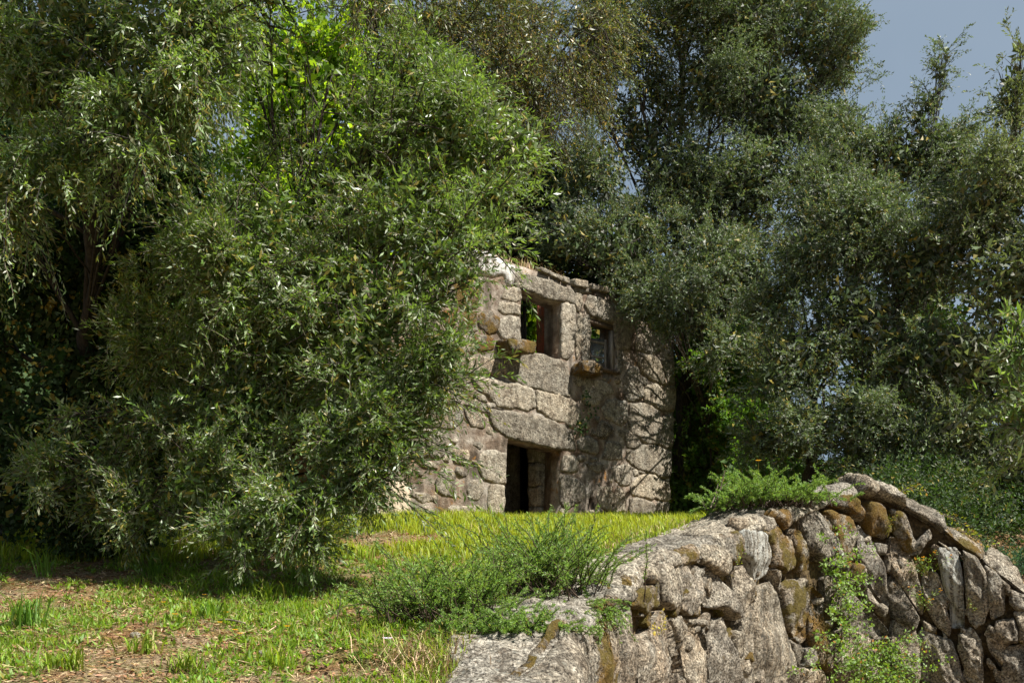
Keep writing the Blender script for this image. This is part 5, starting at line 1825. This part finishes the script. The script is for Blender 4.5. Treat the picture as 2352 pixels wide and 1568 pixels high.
def face_stems(rng, root_px, n_, length, rise, out_=0.35, sag=.4, dx=0.0):
    st_ = []
    for _ in range(n_):
        r0 = onface(root_px[0] + rng.normal() * root_px[2], root_px[1] + rng.normal() * root_px[3], .10)
        a_ = rng.uniform(-1.3, 1.3)
        s_, g_ = w_sg(root_px[0] * 4096 / 2352, root_px[1] * 4096 / 2352)
        _, _, _, nn = wall_at(np.array([s_]))
        tg = np.array([-nn[0][1], nn[0][0], 0])
        d_ = norm(tg * (math.sin(a_) + dx) + np.append(nn[0], 0) * out_ * rng.uniform(.4, 1.5) + np.array([0, 0, rise * rng.uniform(.2, 1.3)]))
        ln_ = length * rng.uniform(.4, 1.1)
        p2 = r0 + d_ * ln_ - np.array([0, 0, sag * ln_ * rng.uniform(0, 1)])
        st_.append(bez(r0, r0 + d_ * ln_ * .6 + np.array([0, 0, .1 * ln_]), p2, 8))
    return st_


rb = onface(1960, 1520)
st = face_stems(rg, (1960, 1545, 55, 30), 120, .85, .5, .7, .25) + face_stems(rg, (1900, 1400, 18, 60), 50, .55, .4, .6, .2, -.2) + face_stems(rg, (1890, 1300, 14, 40), 18, .4, .3, .5, .2)
leafy_plant('bramble', 'bright green bramble bush growing out of the lower wall face', 'bush', rb, st, 26, .055, .032, 'bramble', 61, twigm='dark_twig')


def wallplant(name, label, cat, px, py, n_, length, nleaf, L, W, mat, seed, rise=1.2, bl=0, group=None, out_=.3, sag=.1, sp=(4, 4)):
    st_ = face_stems(rg, (px, py, *sp), n_, length, rise, out_, sag)
    tips = [s_[-1] + rg.normal(size=3) * .02 for s_ in st_ for _ in range(3)][:bl] if bl else None
    return leafy_plant(name, label, cat, onface(px, py), st_, nleaf, L, W, mat, seed, group, blossoms=tips, twigm='weed')


wallplant('ragwort', 'yellow-flowered weed on the wall left of the white-streaked slab, upper clump', 'plant', 2125, 1320, 9, .42, 24, .05, .012, 'bramble', 62, 1.6, 14, 'yellow-flowered weeds on the wall')
wallplant('ragwort', 'yellow-flowered weed on the wall below the white-streaked slab edge, lower clump', 'plant', 2110, 1395, 7, .40, 22, .05, .012, 'bramble', 63, 1.3, 14, 'yellow-flowered weeds on the wall')
wallplant('wall_sprout', 'single bright green sprout in a hollow of the wall below the grass', 'plant', 1680, 1290, 3, .14, 7, .045, .022, 'fern', 64, 1.3)
wallplant('yellowed_weed', 'yellowed little weed hanging in a joint of the near wall', 'plant', 1492, 1455, 3, .30, 16, .035, .02, 'yellow_leaf', 65, 1.0, out_=.15)
wallplant('yellowed_weed', 'thin yellowish weed on the mossy stones below the crest', 'plant', 2030, 1230, 3, .35, 14, .03, .014, 'fern', 66, 1.6, out_=.12)
wallplant('wall_sprout', 'small green sprout between the streaked slabs at right', 'plant', 2225, 1400, 3, .25, 7, .045, .014, 'fern', 67, 1.6, out_=.15)
wallplant('dry_stems', 'dry pale stems hanging from a joint below the yellow-flowered weeds', 'plant', 2125, 1470, 6, .35, 2, .03, .005, 'straw', 68, -.8, out_=.25, sag=.6)

# vine tips reaching over the crest
for k, (px, py, Y, dx_, lb) in enumerate([(2050, 1130, 16.9, .5, 'orange-tipped vine shoot standing up behind the crest'), (2110, 1175, 17.0, .8, 'pale green vine shoot trailing down behind the wall, upper one'),
                                          (2180, 1215, 17.0, .7, 'yellow-green vine shoot trailing down behind the wall, lower one')]):
    r0 = P(px, py + 20, Y)
    sts = [bez(r0, r0 + np.array([dx_ * .4, 0, .28]), r0 + np.array([dx_ * rg.uniform(.8, 1.2), rg.normal() * .1, (.22, -.2, -.15)[k] + rg.normal() * .08]), 8) for _ in range(4)]
    leafy_plant('vine_shoot', lb, 'plant', r0, sts, 20, .065, .025, 'fern', 70 + k, 'vine shoots over the wall head')

# dead stalks beside the far rosemary, orange daisy above it, dry grass on the ledges
for k, (a_, b_, lb) in enumerate([((1640, 1168), (1665, 1080), 'dark dead stalk leaning at the left of the far rosemary bush, longer one'), ((1632, 1165), (1650, 1110), 'pale dead stalk beside the longer dark one')]):
    p0, p1 = P(a_[0], a_[1], 15.0), P(b_[0], b_[1], 15.2)
    t_ = thing('dead_stalk', lb, 'stalk', tuple(p0), 'dead stalks on the wall')
    b__ = Batch()
    b__.tube(bez(p0, (p0 + p1) / 2 + np.array([.015, 0, 0]), p1, 6), np.linspace(.012, .007, 6), 5)
    b__.build('stem', 4, M['dark_twig' if k == 0 else 'twig'], t_)
    b__ = Batch()
    b__.tube(bez((p0 + p1) / 2, (p0 + p1) / 2 + np.array([.05, 0, .06]), (p0 + p1) / 2 + np.array([.12, .02, .10]), 4), np.linspace(.005, .003, 4), 4)
    b__.build('side_twig', 4, M['twig'], t_)
for px, py, Y, lb, mt, hh_ in [(1742, 1100, 15.2, 'yellow-orange daisy standing above the far rosemary bush', 'petal', .26), (890, 1510, 9.0, 'single white daisy at the foot of the near rosemary bush', 'white_petal', .16)]:
    c_ = P(px, py, Y)
    t_ = thing('daisy', lb, 'flower', tuple(c_), None)
    flower_mesh(t_, 10, .035, mt, hh_)

# dry grass on the facade head and on the wall's back edge
a = hp('F3', [(240, 60), (300, 92), (420, 140), (480, 175), (560, 212), (180, 40), (60, 20), (-60, -10)])
pc = a[rg.integers(0, len(a), 260)] + rg.normal(size=(260, 2)) * np.array([.12, .02])
o = blades('dry_grass', rg, h_map(pc, -.05 - .35 * rg.random(260)), rg.uniform(.1, .34, 260), .012, 'straw', None, .7)
tag(o, 'dry grass growing on the broken wall head of the ruin', 'grass', kind='stuff')
sx = rg.uniform(2.2, 10.5, 2600)
x_, y_, z_, nn = wall_at(sx)
dd = rg.uniform(.9, 1.35, 2600)
pos = np.stack([x_ - nn[:, 0] * dd, y_ - nn[:, 1] * dd, z_ - .07], 1)
o = blades('grass', rg, pos, rg.uniform(.05, .2, 2600), .012, 'grass', None, .6)
tag(o, 'grass fringe along the back edge of the retaining wall', 'grass', kind='stuff')
pos2 = pos[rg.random(2600) < .3] + np.array([0, 0, .04])
o = blades('dry_grass', rg, pos2, rg.uniform(.06, .22, len(pos2)), .008, 'straw', None, 1.2)
tag(o, 'dry grass along the back edge of the retaining wall', 'grass', kind='stuff')
sx = rg.uniform(1.5, 13, 1500)
gg_ = rg.uniform(-.02, .6, 1500)
pz = w_map(np.stack([sx, gg_], 1), np.full(1500, .06))
an_ = rg.uniform(0, 6.283, 1500)
v_, f_, fs = leaves(pz, np.stack([np.cos(an_), np.sin(an_), 0 * an_], 1), np.tile(np.array([0, 0, 1.0]), (1500, 1)), rg.uniform(.05, .14, 1500), .004, True)
o = obj('pine_needles', v_, f_, fs, M['dead_leaf'], None, None, rg.random(1500))
tag(o, 'brown needles lying on top of the retaining wall', 'litter', kind='stuff')

tt_ = rg.uniform(tl + .3, tr + .4, 1500)
tt_ = tt_[(tt_ < o_door[3][0] - .1) | (tt_ > o_door[2][0] + .1)]
pz = h_map(np.stack([tt_, tt_ * 0], 1), rg.uniform(.05, .35, len(tt_)))
pz[:, 2] = ground(pz[:, 0], pz[:, 1]) - .02
hw = (.14 + .16 * np.clip(fbm(np.stack([tt_, tt_ * 0, tt_ * 0], 1), 1.3, 2, 3) + .4, 0, 1.5)) * rg.uniform(.5, 1.4, len(tt_))
o = blades('tall_grass', rg, pz, hw, .018, 'grass', None, .5)
tag(o, 'taller uneven grass along the foot of the ruin', 'grass', kind='stuff')
# loose stones on the slope
for k, (px, py, sz, lb) in enumerate([(605, 1505, .07, 'small pale stone in the grass near the bottom edge'),
                                      (310, 1462, .06, 'pale little stone among straw on the left')]):
    c_ = ray_ground(px, py)
    zb_, zt_ = (-.3, .5)
    c8 = np.array([(c_[0] + sx_ * sz, c_[1] + sy_ * sz, c_[2] + sz * (zt_ if tz_ else zb_)) for tz_ in (0, 1) for sx_, sy_ in ((-.6, -.5), (-.6, .5), (.6, .5), (.6, -.5))])
    o = block('rock', c8, M['granite_top'], None, None, 7, sz * .35, 300 + k, .38)
    tag(o, lb, 'stone')
c_ = ray_ground(950, 1530)
pos = c_ + np.stack([rng.normal(size=420) * .22, rng.normal(size=420) * .2, np.zeros(420)], 1)
pos[:, 2] = ground(pos[:, 0], pos[:, 1]) - .01
o = blades('dry_grass', rng, pos, rng.uniform(.08, .26, 420), .007, 'straw', None, 1.3)
tag(o, 'dry grass clump at the back of the near wall head', 'grass', kind='stuff')
# twig lying on the slope
p0, p1 = ray_ground(505, 1432), ray_ground(565, 1440)
t_ = thing('fallen_twig', 'bare twig lying in the grass below the near olive', 'twig', tuple(p0))
b__ = Batch()
b__.tube(bez(p0 + [0, 0, .03], (p0 + p1) / 2 + [0, 0, .06], p1 + [0, 0, .03], 6), np.linspace(.012, .006, 6), 5)
b__.build('stem', 4, M['twig'], t_)

# near olive branch reaching in at the right edge; its own small tree stands outside the frame
tree('olive_sapling', 'nearest olive branch reaching in at the right edge, large grey-green leaves', 'tree', np.array([4.6, 8.2, -0.15]),
     [(P(2345, 790, 8), .16), (P(2360, 960, 8), .17), (P(2335, 740, 8), .07), (P(2440, 820, 8.2), .4), (P(2450, 1050, 8.2), .35), (P(2320, 900, 8), .06)],
     'olive_leaf', .03, .085, .02, 2.0, 10, .22, True, 81, .15, .1, twigs=True, ncl=6)
